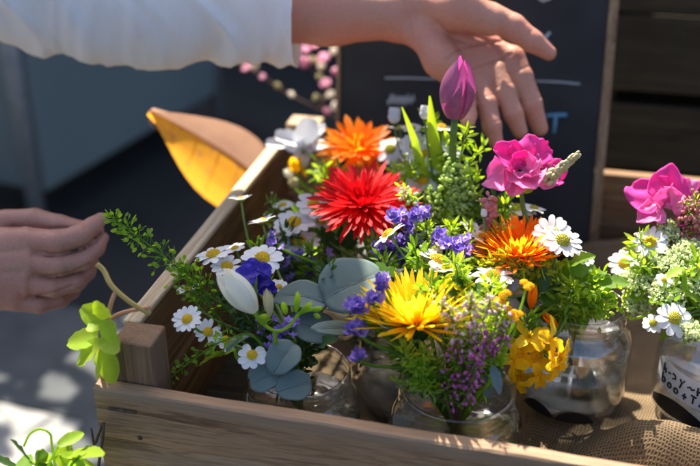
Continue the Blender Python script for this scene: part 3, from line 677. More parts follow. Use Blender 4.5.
mb = MB(); mb.tube(spline(st), .0013, 6); cat_stem(mb, stem_path(st[2], camdir(0, 0, 1), 'A'), .0014, .0016); mb.build('stem', M['leafbr'], t)
for (a, b, r) in (((266, 318), (261, 324), 5), ((270, 315), (267, 291), 6), ((286, 314), (283, 303), 4), ((296, 312), (298, 293), 4), ((300, 314), (311, 303), 3.6), ((312, 310), (322, 308), 3), ((314, 314), (320, 318), 3), ((258, 318), (270, 318), 5)):
    p, q = at(*a, .053), at(*b, .051); s = depth_of(p)/FPX; mb = MB(); petal_bud(mb, p, (q-p).normalized(), (q-p).length*1.05, r*s, 4, 0); mb.build('bud', M['leafbr'] if r < 5.5 else M['bract'], t, sub=1)
# open white freesia at the back
o = at(304, 142, .385); t = thing('freesia', o, 'open white freesia at the far corner post, blurred', 'flower')
for (a, b, wd) in (((304, 143), (276, 141), 22), ((300, 138), (290, 150), 18), ((308, 146), (310, 122), 26), ((308, 146), (326, 132), 24), ((306, 147), (326, 152), 20), ((300, 145), (304, 160), 20), ((285, 146), (268, 144), 14)):
    p, q = at(*a, .385), at(*b, .375+rnd(-.012, .012)); s = depth_of(p)/FPX; mb = MB()
    mb.strap(p, q-p, camdir(.8, 0, .6), (q-p).length*1.12, wd*s, rnd(-.3, .5), 7, .5, lambda t_: math.sin(math.pi*min(.9, .22+t_*.68))**.5, 5, .12); mb.build('petal', M['whitesoft'], t)
mb = MB(); cat_stem(mb, stem_path(o, camdir(-.3, .1, 1), 'F'), .0014, .0018); mb.build('stem', M['stem'], t)
o = at(297, 165, .37); t = thing('freesia', o, 'yellow and cream freesia buds under the white freesia', 'flower')
for (a, b, r, mt) in (((297, 172), (293, 160), 7, 'gold'), ((303, 170), (306, 156), 5, 'cream'), ((312, 172), (318, 162), 4, 'bract'), ((292, 178), (286, 170), 5, 'cream'), ((299, 184), (290, 182), 6, 'bract'), ((306, 176), (300, 158), 4, 'gold')):
    p, q = at(*a, .37), at(*b, .365); s = depth_of(p)/FPX; mb = MB(); petal_bud(mb, p, (q-p).normalized(), (q-p).length*1.1, r*s, 4, .1); mb.build('bud', M[mt], t, sub=1)
mb = MB(); cat_stem(mb, stem_path(o, camdir(0, .1, 1), 'F'), .0014, .0018); mb.build('stem', M['leafbr'], t)

# tulip ------------------------------------------------------------
o = at(455, 117, .262); tp = at(462, 57, .262); t = thing('tulip', o, 'closed purple tulip standing before the open hand', 'flower')
d = (tp-o).normalized(); L = (tp-o).length; u, v = frame(d); s = depth_of(o)/FPX
for i in range(6):
    mb = MB(); a0 = 2*math.pi*i/6+.4; rr0 = 19*s*(1.0 if i % 2 else .9); rows = []
    for k in range(13):
        q = k/12; rr = rr0*(math.sin(math.pi*min(1, .10+q*.73))**.65*(1-.60*q**2.6)); row = []
        wdt = .84*(1 if q < .58 else max(.06, math.cos((q-.58)/.42*1.5)**.8))
        for e in [z_/6-1 for z_ in range(13)]: row.append(o+d*L*q*(1 if i % 2 else .94)+(u*math.cos(a0+e*wdt)+v*math.sin(a0+e*wdt))*rr*(1+.05*e*e*(1 if i % 2 else -1)))
        rows.append(row)
    mb.grid(rows); mb.build('petal', M['tulip'], t, sub=1)
mb = MB(); cat_stem(mb, stem_path(o, d, 'G', .4), .0028, .0032); mb.build('stem', M['stem'], t)
for (pts, wd) in (([(442, 185), (436, 150), (430, 96)], 21), ([(425, 170), (415, 140), (402, 107)], 10), ([(455, 180), (452, 150), (444, 128)], 13)):
    a, b, c = [at(x, y, .285) for x, y in pts]; s = depth_of(a)/FPX; mb = MB(); m, f = into_jar('G', a); ps = spline([m, a, b, c], 8); rows = []
    nrm = camdir(.8, -.5, .3)
    for i, p in enumerate(ps):
        q = i/(len(ps)-1); tt = (ps[min(i+1, len(ps)-1)]-ps[max(i-1, 0)]).normalized(); sd_ = tt.cross(nrm).normalized(); ww = wd*s*.5*(math.sin(math.pi*min(.985, .25+.74*q))**.8)
        rows.append([p+sd_*ww*e+nrm*ww*.45*e*e for e in (-1, -.5, 0, .5, 1)])
    mb.grid(rows); mb.build('leaf', M['lime'] if wd > 15 else M['leafbr'], t)

# ruffled pink blooms -----------------------------------------------
def ruffled(o, petals, t, s, extra=0, R0=26):
    pt = list(petals)
    for k in range(extra):
        a = k*2.4+rnd(-.3, .3); q = rnd(.25, .75); dr = (rnd(-.5, .2), math.cos(a), math.sin(a))
        pt.append((math.cos(a)*R0*.25*q, -math.sin(a)*R0*.25*q, ((rnd(.6, 1), -math.cos(a)*.6, -math.sin(a)*.6+.2), dr), R0*rnd(.5, .9), R0*rnd(.5, .85), R_.choice(('magenta', 'magdeep', 'magenta')), rnd(4, 6.5), rnd(2, 9)))
    for (px, py, fr, wd, ln, mt, ruf, cup) in pt:
        n = camdir(*fr[0]); d = camdir(*fr[1]); d = (d-n*d.dot(n)).normalized(); side = d.cross(n); p0 = o+(cR*px-cU*py)*s; mb = MB(); ph = rnd(0, 6); p2 = rnd(0, 6); rows = []
        for i in range(17):
            q = i/16; row = []
            for j in range(27):
                e = j/26*2-1; a = e*1.3; r = q*ln*s*(1-.14*e*e+.035*math.sin(e*8+p2)*q+.008*math.sin(e*21+ph))
                z = ruf*s*(q**2.2)*(math.sin(e*5.5+ph)*.55+math.sin(e*11+p2)*.38*q+.14*math.sin(e*23+ph)*q*q)+ruf*s*.22*math.sin(q*8+e*4+p2)+cup*s*(q**1.8)+cup*s*.5*e*e*q
                row.append(p0+d*r*math.cos(a)+side*wd*s*.62*q**.55*math.sin(a)*1.15+n*z)
            rows.append(row)
        mb.grid(rows); mb.build('petal', M[mt], t, solid=.0004)
o = at(523, 168, .235); s = depth_of(o)/FPX; t = thing('stock_flower', o, 'large ruffled pink bloom below the open hand', 'flower')
ruffled(o, [
 (0, 4, ((.75, 0, .6), (.1, 0, -1)), 30, 30, 'magenta', 5, 8), (-4, 0, ((.7, .3, .5), (.1, -.8, .6)), 30, 33, 'magdeep', 6, 8), (4, -2, ((.8, -.1, .3), (0, .25, 1)), 32, 33, 'magdeep', 6, 4),
 (-10, 6, ((.7, -.5, .4), (.2, -1, -.1)), 28, 30, 'magenta', 5, 8), (-2, 6, ((.9, -.2, .4), (0, -.3, -1)), 22, 28, 'magenta', 5, 5), (8, 4, ((.8, .3, .4), (0, .9, -.35)), 30, 28, 'magenta', 5, 7),
 (2, 2, ((.9, -.4, .1), (.1, .1, 1)), 24, 22, 'magenta', 6, -6), (-2, 0, ((.9, .5, .1), (.1, -.2, 1)), 20, 20, 'magdeep', 5, -7), (14, -4, ((.6, .6, .3), (0, .75, .6)), 26, 28, 'magdeep', 5, 6), (20, 4, ((.7, .4, .3), (0, 1, .1)), 26, 26, 'magdeep', 5, 5)], t, s, 3)
mb = MB(); a, b = at(549, 178, .225), at(577, 155, .222); ps = spline([a, (a+b)/2, b], 8)
for i, p in enumerate(ps):
    for k in range(6):
        q = p+rdir()*.0035*(1.2-i/len(ps)*.7); mb.ball(q, .0022*(1.15-i/len(ps)*.45), 6, 4, b-a, (1, 1, 1.5))
mb.build('bud_spike', M['bract'], t)
mb = MB(); cat_stem(mb, stem_path(o-cU*.012+cF*.005, camdir(-.1, .1, 1), 'C'), .0016, .002); mb.build('stem', M['stem'], t)
for (a, b) in (((512, 195), (505, 186)), ((518, 197), (520, 186)), ((522, 192), (532, 188))):
    p, q = at(*a, .23), at(*b, .225); mb = MB(); mb.strap(p, q-p, camdir(1, 0, 0), (q-p).length*1.3, .006, .3); mb.build('sepal', M['leafbr'], t)

o = at(665, 205, .245); s = depth_of(o)/FPX; t = thing('stock_flower', o, 'flared pink bloom at the right edge of the photo', 'flower')
ruffled(o, [
 (0, 0, ((.75, -.3, .5), (.1, -.75, .65)), 34, 42, 'magdeep', 6, 6), (4, -2, ((.9, 0, .2), (0, .02, 1)), 34, 38, 'magdeep', 6, 3), (6, 2, ((.8, .3, .2), (0, .75, .7)), 26, 40, 'magenta', 5, 5),
 (-2, 4, ((.8, -.2, .6), (.1, -.8, -.4)), 22, 30, 'magenta', 5, 2), (10, 8, ((.7, .3, .4), (.1, .9, -.35)), 28, 26, 'magdeep', 5, 4), (4, 4, ((.9, -.1, .1), (.2, .2, .9)), 20, 24, 'magenta', 5, -5)], t, s, 2, 30)
mb = MB(); cat_stem(mb, stem_path(o-cU*.01, camdir(-.1, .1, 1), 'D'), .0016, .002); mb.build('stem', M['stem'], t)

# small-bell sprigs (heather), spikes, pods, umbels --------------------
def bells(path, Y, j, label, mat, n=60, r=.0016, spread=5, leaf='leaf', nleaf=60, name='heather', cat='flower', elong=1.5, jarstem=True, part='bell_cluster', group=None, leafL=.005):
    ps = [at(x, y, Y) for x, y in path]; o = ps[0]; t = thing(name, o, label, cat, group); sp = spline(ps, 8); s = depth_of(o)/FPX
    mb = MB(); mb.tube(sp, .0006, 5)
    if jarstem: cat_stem(mb, stem_path(ps[-1], (ps[-2]-ps[-1]).normalized(), j, .3), .0007, .0011)
    fl = MB(); lf = MB()
    for i in range(n):
        p = sp[int(rnd(0, .999)*len(sp))]; d = rdir(); q = p+d*spread*s*rnd(.4, 1.1)
        mb.tube([p, q], .0003, 3, False); fl.ball(q, r*rnd(.7, 1.2), 6, 4, (d+V((0, 0, -.5))).normalized(), (1, 1, elong))
    for i in range(nleaf):
        p = sp[int(rnd(0, .999)*len(sp))]; d = (rdir()+V((0, 0, .4))).normalized(); q = p+d*spread*s*rnd(.1, .9)
        lf.strap(q, d, rdir(), leafL*rnd(.7, 1.3), leafL*.3, .3, 3)
    mb.build('stem', M['stemw'] if name == 'heather' else M['stem'], t)
    if fl.v: fl.build(part, M[mat], t)
    if lf.v: lf.build('foliage', M[leaf], t)
    return t
HG = 'heather sprigs in the front jar'
bells([(476, 352), (474, 372), (468, 400)], .055, 'B', 'magenta heather sprig hanging over the right jar rim', 'heath', 75, .0013, 11, 'leaf', 108, group=HG)
bells([(488, 338), (478, 355), (462, 385)], .06, 'B', 'magenta heather sprig under the small golden tansy heads', 'heath', 75, .0013, 11, 'leaf', 108, group=HG)
bells([(455, 345), (458, 370), (452, 400)], .06, 'B', 'dark magenta heather sprig deep in the front jar bouquet', 'heath', 55, .0013, 11, 'leaf', 162, group=HG)
bells([(505, 338), (492, 345), (470, 375)], .07, 'B', 'rose heather sprig leaning toward the golden wallflower', 'heath', 62, .0013, 11, 'leaf', 108, group=HG)
bells([(440, 302), (452, 318), (462, 345)], .062, 'B', 'pale pink heather sprig across the yellow gerbera petals', 'heathp', 57, .0013, 11, 'leafbr', 108, group=HG)
bells([(490, 300), (484, 318), (474, 345)], .07, 'B', 'pale pink heather sprig beside the small golden tansy heads', 'heathp', 70, .0013, 11, 'leafbr', 126, group=HG)
bells([(470, 300), (470, 322), (466, 350)], .065, 'B', 'pale heather sprig upright right of the yellow gerbera', 'heathp', 62, .0013, 11, 'leafbr', 144, group=HG)
bells([(505, 312), (500, 330), (486, 355)], .075, 'B', 'pale mauve heather sprig nearest the golden wallflower', 'heathp', 50, .0013, 10, 'leafbr', 108, group=HG)
bells([(432, 360), (440, 380), (446, 402)], .06, 'B', 'dark green heather sprig with few bells inside the jar mouth', 'heath', 17, .0013, 12, 'leaf', 324, group=HG)
TG = 'yellow green leafy sprigs'
bells([(404, 352), (416, 368), (432, 392)], .052, 'B', 'yellow green thyme sprig left over the front jar rim', 'penny', 0, .001, 9, 'leafbr', 150, 'thyme', 'herb', group=TG, leafL=.007)
bells([(424, 352), (420, 372), (432, 395)], .055, 'B', 'short bright thyme sprig below the yellow gerbera', 'penny', 0, .001, 9, 'leafbr', 130, 'thyme', 'herb', group=TG, leafL=.007)
bells([(398, 386), (416, 384), (434, 392)], .048, 'B', 'thyme sprig lying lowest across the front jar rim', 'penny', 0, .001, 6, 'leafbr', 60, 'thyme', 'herb', group=TG, leafL=.006)
bells([(466, 128), (462, 150), (452, 185)], .265, 'G', 'bright thyme sprig rising below the tulip and hand', 'penny', 0, .001, 8, 'lime', 55, 'thyme', 'herb', group=TG, leafL=.008)
bells([(484, 148), (472, 160), (456, 190)], .265, 'G', 'bright thyme sprig left of the large pink bloom', 'penny', 0, .001, 8, 'lime', 55, 'thyme', 'herb', group=TG, leafL=.008)
bells([(470, 300), (460, 282), (455, 262)], .11, 'B', 'bright green sprig between two gerberas above the heather', 'penny', 0, .001, 11, 'leafbr', 160, 'thyme', 'herb', group=TG, leafL=.008, jarstem=False)
bells([(530, 272), (505, 262), (480, 268)], .16, 'C', 'bright green sprig lying under the front orange gerbera', 'penny', 0, .001, 10, 'leafbr', 150, 'thyme', 'herb', group=TG, leafL=.008)
bells([(405, 190), (412, 205), (420, 225)], .22, 'E', 'lime seed sprig right beside the red gerbera petals', 'ammi', 40, .0018, 10, 'lime', 70, 'thyme', 'herb', 1, group=TG, leafL=.007)
PG = 'pale green pod spikes'
bells([(452, 168), (456, 190), (458, 215)], .25, 'G', 'pale green pennycress spike thick with round pods', 'penny', 230, .0023, 15, 'leafbr', 30, 'pennycress', 'seed head', .6, part='pod_cluster', group=PG)
bells([(466, 190), (468, 205), (462, 220)], .245, 'G', 'smaller pale pennycress spike right of the thick one', 'penny', 120, .0022, 11, 'leafbr', 20, 'pennycress', 'seed head', .6, part='pod_cluster', group=PG)
bells([(430, 192), (436, 205), (440, 222)], .25, 'G', 'loose pale pennycress spike left of the thick one', 'penny', 80, .0021, 10, 'leafbr', 30, 'pennycress', 'seed head', .6, part='pod_cluster', group=PG)
bells([(489, 200), (490, 212), (489, 228)], .205, 'C', 'small pinkish red flower spike left of the orange gerbera', 'pinkred', 90, .0024, 6, 'leafbr', 14, 'flower_spike', 'flower', 1.5, part='bud_cluster')
bells([(694, 205), (688, 222), (678, 245)], .235, 'D', 'reddish feathery plume right below the right pink bloom', 'pinkred', 160, .0016, 15, 'leafbr', 80, 'flower_spike', 'flower', 1.2, part='bud_cluster')
bells([(705, 215), (702, 240), (694, 262)], .23, 'D', 'reddish plume cut by the right photo edge', 'pinkred', 120, .0016, 15, 'leafbr', 80, 'flower_spike', 'flower', 1.2, part='bud_cluster')
# peppergrass: long racemes of flat pods
def pepper(path, Y, j, label, n, spread, taper=True):
    ps = [at(x, y, Y) for x, y in path]; t = thing('peppergrass', ps[0], label, 'herb', 'peppergrass sprays'); sp = spline(ps, 10); s = depth_of(ps[0])/FPX
    mb = MB(); pod = MB(); mb.tube(sp, .0006, 5); cat_stem(mb, stem_path(ps[-1], (ps[-2]-ps[-1]).normalized(), j, .3), .0007, .001)
    for i in range(n):
        k = int(rnd(0, .97)*len(sp)); p = sp[k]; ax = (sp[max(0, k-1)]-sp[min(len(sp)-1, k+1)]).normalized(); f = k/len(sp)
        d = (rdir()*1.0+ax*.45).normalized(); L = spread*s*(.5+.9*min(1, f*1.6) if taper else 1)*rnd(.5, 1.1); q = p+d*L
        mb.tube([p, q], .00028, 3, False); u = rdir(); pod.strap(q, d, u, rnd(.0032, .0046), rnd(.003, .004), .2, 4, .1, lambda a: math.sin(math.pi*min(.95, .08+a*.85))**.6, 3)
    pod.build('seed_pod', M['leaf'], t); mb.build('stem', M['leaf'], t)
pepper([(112, 217), (140, 238), (175, 266), (205, 292)], .09, 'A', 'long green peppergrass spray pointing at the pinching fingers', 150, 14)
pepper([(156, 392), (180, 370), (215, 345), (240, 335)], .045, 'A', 'thin peppergrass spray drooping over the front board', 70, 6)
pepper([(182, 268), (200, 292), (222, 322)], .085, 'A', 'loose peppergrass spray before the side board', 110, 16)
# ammi umbels of the right-hand jar
def umbel(px, py, Y, rpx, j, label, n=16, mat='ammi'):
    o = at(px, py, Y); s = depth_of(o)/FPX; t = thing('ammi', o, label, 'flower', 'white ammi umbels in the right jar'); st = MB(); fl = MB(); n0 = camdir(.55, rnd(-.3, .3), .8); u, v = frame(n0)
    hub = o-n0*rpx*s*.8
    for i in range(n):
        q = math.sqrt((i+.5)/n); a = i*2.4; p = o+(u*math.cos(a)+v*math.sin(a))*rpx*s*q+n0*rpx*s*.3*(1-q*q); st.tube([hub, p], .0004, 4, False)
        for k in range(16):
            c = p+rdir()*.0052*rnd(.4, 1); st.tube([p-n0*.004, c], .0002, 3, False)
            for e in range(4): fl.strap(c, rdir()+n0*.6, rdir(), .0023, .0021, .3, 2)
    fl.build('floret_cluster', M[mat], t); cat_stem(st, stem_path(hub, n0, j), .001, .0013); st.build('stem', M['leafbr'], t)
umbel(676, 262, .205, 22, 'D', 'top ammi umbel under the reddish plume', 24); umbel(640, 282, .2, 18, 'D', 'left ammi umbel above the labelled jar', 20); umbel(668, 292, .18, 18, 'D', 'middle ammi umbel between two chamomiles', 20)
umbel(695, 285, .19, 18, 'D', 'ammi umbel at the right edge of the photo', 18); umbel(692, 332, .150, 13, 'D', 'lowest ammi umbel over the labelled jar glass', 14); umbel(655, 262, .215, 14, 'D', 'small ammi umbel beside the leftmost right-hand chamomile', 16)
umbel(634, 305, .19, 12, 'D', 'small ammi umbel hanging left of the labelled jar rim', 14); umbel(670, 232, .235, 14, 'D', 'highest small ammi umbel below the right pink bloom', 14)
umbel(690, 250, .215, 14, 'D', 'ammi umbel between plume and right photo edge', 14)
# curly parsley and soft leaves of jar C
o = at(596, 303, .165); t = thing('parsley', o, 'curly bright parsley tuft over the round jar rim', 'herb'); mb = MB()
for i in range(170):
    c = at(596+R_.gauss(0, 10), 303+R_.gauss(0, 9), .165+rnd(-.012, .012)); mb.strap(c, camdir(.6, rnd(-1, 1), rnd(-.4, 1)), rdir(), rnd(.004, .007), rnd(.004, .006), rnd(.5, 2), 4, .5, None, 3, .3)
mb.build('leaf', M['leafbr'], t); mb = MB(); cat_stem(mb, stem_path(o, camdir(-.2, .2, 1), 'C'), .001, .0014); mb.build('stem', M['leafbr'], t)
def leafspray(tips, Y, j, label, mat, wd, name='leafy_sprig', ruf=.25, group='leafy sprigs in the bouquets', base=None):
    o = at(*(base or tips[0][2:4]), Y); t = thing(name, o, label, 'foliage', group); st = MB()
    for (x1, y1, x0, y0) in tips:
        p, q = at(x0, y0, Y+rnd(-.008, .008)), at(x1, y1, Y+rnd(-.02, .008)); s = depth_of(p)/FPX; mb = MB()
        mb.strap(p, q-p, camdir(.6, rnd(-.4, .4), .7), (q-p).length*1.12, wd*s, rnd(-.6, -.1), 9, rnd(.15, .35), lambda a: math.sin(math.pi*min(.96, .06+a*.9))**.75*(1+.09*math.sin(a*40)), 7, ruf, 4); mb.build('leaf', M[mat], t)
        st.tube([p, o], .0007, 5)
    cat_stem(st, stem_path(o, camdir(-.1, 0, 1), j), .001, .0014); st.build('stem', M['leafbr'], t)
leafspray([(592, 262, 568, 276), (586, 252, 565, 268), (604, 273, 575, 285), (570, 262, 560, 285)], .18, 'C', 'soft green leaves right of the overlapping chamomiles', 'leaf', 20)
leafspray([(626, 282, 596, 284), (618, 300, 594, 290), (585, 300, 566, 288)], .17, 'C', 'light green leaf pointing toward the right-hand jar', 'leaf', 19)
leafspray([(545, 290, 556, 312), (575, 318, 560, 310), (535, 315, 552, 318), (558, 296, 556, 315)], .165, 'C', 'green leaves inside the round jar mouth', 'leaf', 18)
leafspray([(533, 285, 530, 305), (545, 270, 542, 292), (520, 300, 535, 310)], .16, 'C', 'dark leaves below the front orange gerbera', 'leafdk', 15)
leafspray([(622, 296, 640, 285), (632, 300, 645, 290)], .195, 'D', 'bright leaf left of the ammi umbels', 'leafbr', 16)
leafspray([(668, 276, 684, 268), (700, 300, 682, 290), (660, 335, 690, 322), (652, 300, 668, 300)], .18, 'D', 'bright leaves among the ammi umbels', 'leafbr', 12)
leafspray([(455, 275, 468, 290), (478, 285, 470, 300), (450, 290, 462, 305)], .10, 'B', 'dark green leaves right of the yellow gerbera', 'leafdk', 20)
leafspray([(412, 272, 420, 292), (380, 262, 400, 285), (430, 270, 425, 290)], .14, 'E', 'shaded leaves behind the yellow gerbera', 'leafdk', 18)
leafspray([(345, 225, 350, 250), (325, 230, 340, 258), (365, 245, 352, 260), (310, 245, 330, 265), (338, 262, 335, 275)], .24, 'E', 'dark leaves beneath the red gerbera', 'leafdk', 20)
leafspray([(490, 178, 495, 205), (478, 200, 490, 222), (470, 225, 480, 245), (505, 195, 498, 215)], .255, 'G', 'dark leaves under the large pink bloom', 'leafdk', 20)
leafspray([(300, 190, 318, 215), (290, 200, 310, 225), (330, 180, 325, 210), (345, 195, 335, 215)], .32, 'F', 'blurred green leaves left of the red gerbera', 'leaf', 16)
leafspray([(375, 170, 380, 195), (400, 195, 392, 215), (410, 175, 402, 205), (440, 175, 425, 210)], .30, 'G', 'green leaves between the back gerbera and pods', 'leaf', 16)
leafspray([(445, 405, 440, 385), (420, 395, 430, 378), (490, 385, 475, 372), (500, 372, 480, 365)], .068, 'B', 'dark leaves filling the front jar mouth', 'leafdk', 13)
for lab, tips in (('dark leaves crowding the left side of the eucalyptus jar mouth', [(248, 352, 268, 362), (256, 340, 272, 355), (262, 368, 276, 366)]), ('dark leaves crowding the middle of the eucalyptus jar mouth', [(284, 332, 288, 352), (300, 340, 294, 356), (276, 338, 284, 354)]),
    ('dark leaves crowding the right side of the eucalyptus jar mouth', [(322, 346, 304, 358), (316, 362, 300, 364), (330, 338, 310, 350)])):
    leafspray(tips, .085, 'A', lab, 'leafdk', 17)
leafspray([(215, 355, 235, 350), (197, 362, 222, 352)], .06, 'A', 'narrow lime leaf under the leftmost chamomiles', 'lime', 9)
leafspray([(500, 390, 492, 365), (488, 400, 485, 375)], .06, 'B', 'grey green feathery leaf over the right jar rim', 'euc', 11)
FG = 'bright filler greens between the blooms'
for path, Y, j, lab, lf, n, sp_, L in (
  ([(470, 232), (466, 250), (460, 275)], .19, 'G', 'bright filler sprig between violet statice and orange gerbera', 'lime', 90, 10, .008),
  ([(500, 230), (497, 245), (492, 262)], .20, 'C', 'bright filler sprig beside the pinkish red spike', 'lime', 80, 9, .008),
  ([(540, 262), (538, 280), (545, 305)], .17, 'C', 'bright filler sprig right under the orange gerbera petals', 'leafbr', 120, 11, .010),
  ([(575, 285), (570, 300), (562, 318)], .16, 'C', 'filler sprig at the back of the round jar mouth', 'leafbr', 120, 11, .009),
  ([(525, 320), (530, 335), (540, 350)], .13, 'C', 'filler sprig behind the golden wallflower', 'leaf', 120, 12, .010),
  ([(430, 285), (436, 300), (444, 330)], .10, 'B', 'filler sprig behind the yellow gerbera petals', 'leaf', 120, 12, .010),
  ([(480, 325), (484, 340), (476, 368)], .08, 'B', 'filler sprig inside the pale heather', 'leafbr', 110, 11, .008),
  ([(415, 250), (420, 270), (425, 300)], .15, 'E', 'filler sprig under the violet statice', 'leaf', 100, 11, .010),
  ([(340, 175), (345, 195), (350, 230)], .29, 'F', 'blurred filler sprig left of the red gerbera', 'leaf', 100, 12, .011),
  ([(318, 215), (322, 235), (328, 265)], .25, 'E', 'dim filler sprig behind the chamomile pair', 'leaf', 120, 13, .010),
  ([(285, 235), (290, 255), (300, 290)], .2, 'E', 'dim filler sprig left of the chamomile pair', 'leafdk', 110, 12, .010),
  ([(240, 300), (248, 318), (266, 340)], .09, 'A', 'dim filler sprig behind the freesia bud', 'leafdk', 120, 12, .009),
  ([(215, 290), (228, 310), (252, 340)], .10, 'A', 'dim filler sprig left of the freesia bud', 'leafdk', 90, 12, .008),
  ([(410, 165), (414, 185), (420, 215)], .28, 'G', 'bright filler sprig between chamomiles under the tulip leaf', 'leafbr', 110, 12, .009),
  ([(445, 150), (446, 170), (448, 200)], .28, 'G', 'bright filler sprig in front of the green tulip leaf', 'leafbr', 100, 10, .009),
  ([(640, 262), (650, 280), (672, 305)], .2, 'D', 'bright filler sprig among the left ammi umbels', 'leafbr', 110, 13, .009),
  ([(700, 265), (695, 290), (692, 315)], .19, 'D', 'bright filler sprig among the right ammi umbels', 'leafbr', 120, 14, .010),
  ([(665, 300), (675, 315), (690, 330)], .17, 'D', 'filler sprig at the mouth of the labelled jar', 'leaf', 110, 12, .009),
  ([(395, 170), (400, 190), (408, 220)], .29, 'G', 'lime filler sprig behind the right petals of the red gerbera', 'lime', 90, 11, .009),
  ([(430, 120), (432, 140), (436, 175)], .31, 'G', 'bright filler sprig left of the tulip stem', 'lime', 80, 10, .009),
  ([(470, 180), (474, 200), (468, 230)], .255, 'G', 'bright filler sprig under the left side of the pink bloom', 'leafbr', 120, 11, .009),
  ([(505, 205), (500, 220), (490, 245)], .25, 'G', 'leafy filler sprig behind the front orange gerbera', 'leafbr', 110, 11, .009),
  ([(450, 225), (452, 240), (450, 270)], .2, 'G', 'leafy filler sprig between the pods and violet statice', 'lime', 90, 10, .008),
  ([(490, 285), (494, 300), (486, 330)], .10, 'B', 'bright filler sprig right of the yellow gerbera', 'lime', 110, 11, .008),
  ([(400, 345), (406, 360), (424, 385)], .07, 'B', 'dark filler sprig left in the front jar', 'leaf', 110, 11, .009),
  ([(385, 262), (388, 280), (396, 310)], .16, 'E', 'leafy filler sprig behind the lilac statice', 'leaf', 100, 11, .009),
  ([(600, 280), (592, 295), (578, 315)], .175, 'C', 'bright filler sprig behind the curly parsley', 'lime', 110, 12, .009),
  ([(555, 265), (556, 285), (552, 312)], .185, 'C', 'bright filler sprig below the overlapping chamomiles', 'lime', 110, 11, .009),
  ([(320, 165), (326, 185), (335, 215)], .33, 'F', 'blurred filler sprig under the white freesia', 'leafbr', 90, 11, .010),
  ([(640, 240), (648, 258), (665, 290)], .215, 'D', 'bright filler sprig behind the leftmost right-hand chamomiles', 'lime', 100, 12, .009),
  ([(255, 245), (262, 265), (275, 305)], .15, 'A', 'airy filler sprig behind the large left chamomile', 'leaf', 70, 11, .008),
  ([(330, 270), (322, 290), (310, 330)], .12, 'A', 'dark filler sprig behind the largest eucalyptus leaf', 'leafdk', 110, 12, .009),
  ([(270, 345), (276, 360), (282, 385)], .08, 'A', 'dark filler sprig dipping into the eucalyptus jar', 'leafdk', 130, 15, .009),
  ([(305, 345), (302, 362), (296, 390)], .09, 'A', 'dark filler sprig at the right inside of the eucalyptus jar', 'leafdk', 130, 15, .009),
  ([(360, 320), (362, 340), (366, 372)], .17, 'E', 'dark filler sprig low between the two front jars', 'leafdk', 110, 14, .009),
  ([(270, 200), (276, 220), (288, 260)], .25, 'E', 'thin filler sprig against the inner side board', 'leaf', 60, 10, .008),
  ([(310, 250), (312, 270), (312, 300)], .19, 'E', 'filler sprig right of the touching chamomile pair', 'leaf', 110, 12, .009),
  ([(345, 205), (346, 225), (350, 255)], .26, 'E', 'filler sprig under the lower petals of the red gerbera', 'leafbr', 100, 12, .009),
  ([(375, 240), (378, 255), (385, 285)], .19, 'E', 'filler sprig left of the large violet statice', 'leafbr', 90, 10, .008),
  ([(425, 225), (428, 240), (432, 270)], .19, 'E', 'filler sprig right of the large violet statice', 'lime', 90, 10, .008),
  ([(415, 305), (412, 330), (420, 365)], .09, 'B', 'filler sprig below the yellow gerbera head', 'leafbr', 110, 13, .009),
  ([(500, 345), (495, 360), (480, 385)], .075, 'B', 'filler sprig between the heather and golden wallflower', 'leafbr', 90, 10, .008),
  ([(580, 300), (572, 312), (562, 325)], .165, 'C', 'filler sprig over the round jar rim', 'leafbr', 110, 12, .009)):
    bells(path, Y, j, lab, 'ammi', 12 if lf != 'leafdk' else 0, .0012, sp_, lf, n, 'leafy_sprig', 'foliage', 1, group=FG, leafL=L)
# eucalyptus: round glaucous leaves
def eucalyptus(leaves, label, j, stempts, Y):
    o = at(*stempts[-1], Y); t = thing('eucalyptus', o, label, 'foliage', 'eucalyptus stems in the front left jar')
    for (px, py, rx, ry, rot, fr, Yl) in leaves:
        c = at(px, py, Yl); s = depth_of(c)/FPX; n = camdir(*fr); a = rad(rot); u = camdir(0, math.cos(a), math.sin(a)); u = (u-n*u.dot(n)).normalized(); v = n.cross(u); mb = MB(); rows = []; ph = rnd(0, 6)
        for i in range(9):
            q = i/8; row = []
            for k in range(32):
                th = 6.2832*k/32; r_ = q*(1+.04*math.sin(3*th+ph)+.02*math.sin(7*th+ph)-.12*max(0, math.cos(th+math.pi))**8)
                x, y = rx*s*r_*math.cos(th), ry*s*r_*math.sin(th)
                row.append(c+u*x+v*y+n*(.12*abs(y)-.9*x*x/(rx*s)*.18+.06*s*rx*math.sin(th*2+ph)*q*q-.0006*math.exp(-(y/.0006)**2)))
            rows.append(row)
        mb.grid(rows, True); lf = mb.build('leaf', M['euc'], t, solid=.0004)
        mb = MB(); mb.tube([c+u*rx*s*e+n*(.0004-.162*rx*s*e*e) for e in (-.86, -.5, 0, .5, .85)], [.0005, .0004, .0003, .0002, .0001], 5); mb.build('midrib', M['eucrib'], lf)
    mb = MB(); sp = spline([at(x, y, Y+.03) for x, y in stempts], 6); mb.tube(sp, .0012, 6); cat_stem(mb, stem_path(sp[-1], V((0, 0, 1)), j), .0012, .0016); mb.build('stem', M['leafdk'], t)
eucalyptus([(354, 284, 40, 32, 35, (.75, .1, .6), .115), (300, 296, 33, 19, 150, (.6, -.2, .75), .10), (312, 326, 27, 20, -20, (.75, .2, .6), .085), (334, 328, 29, 9, 28, (.5, .5, .6), .07)],
           'eucalyptus stem with the largest round grey leaves under the red gerbera', 'A', [(345, 290), (325, 305), (310, 340)], .10)
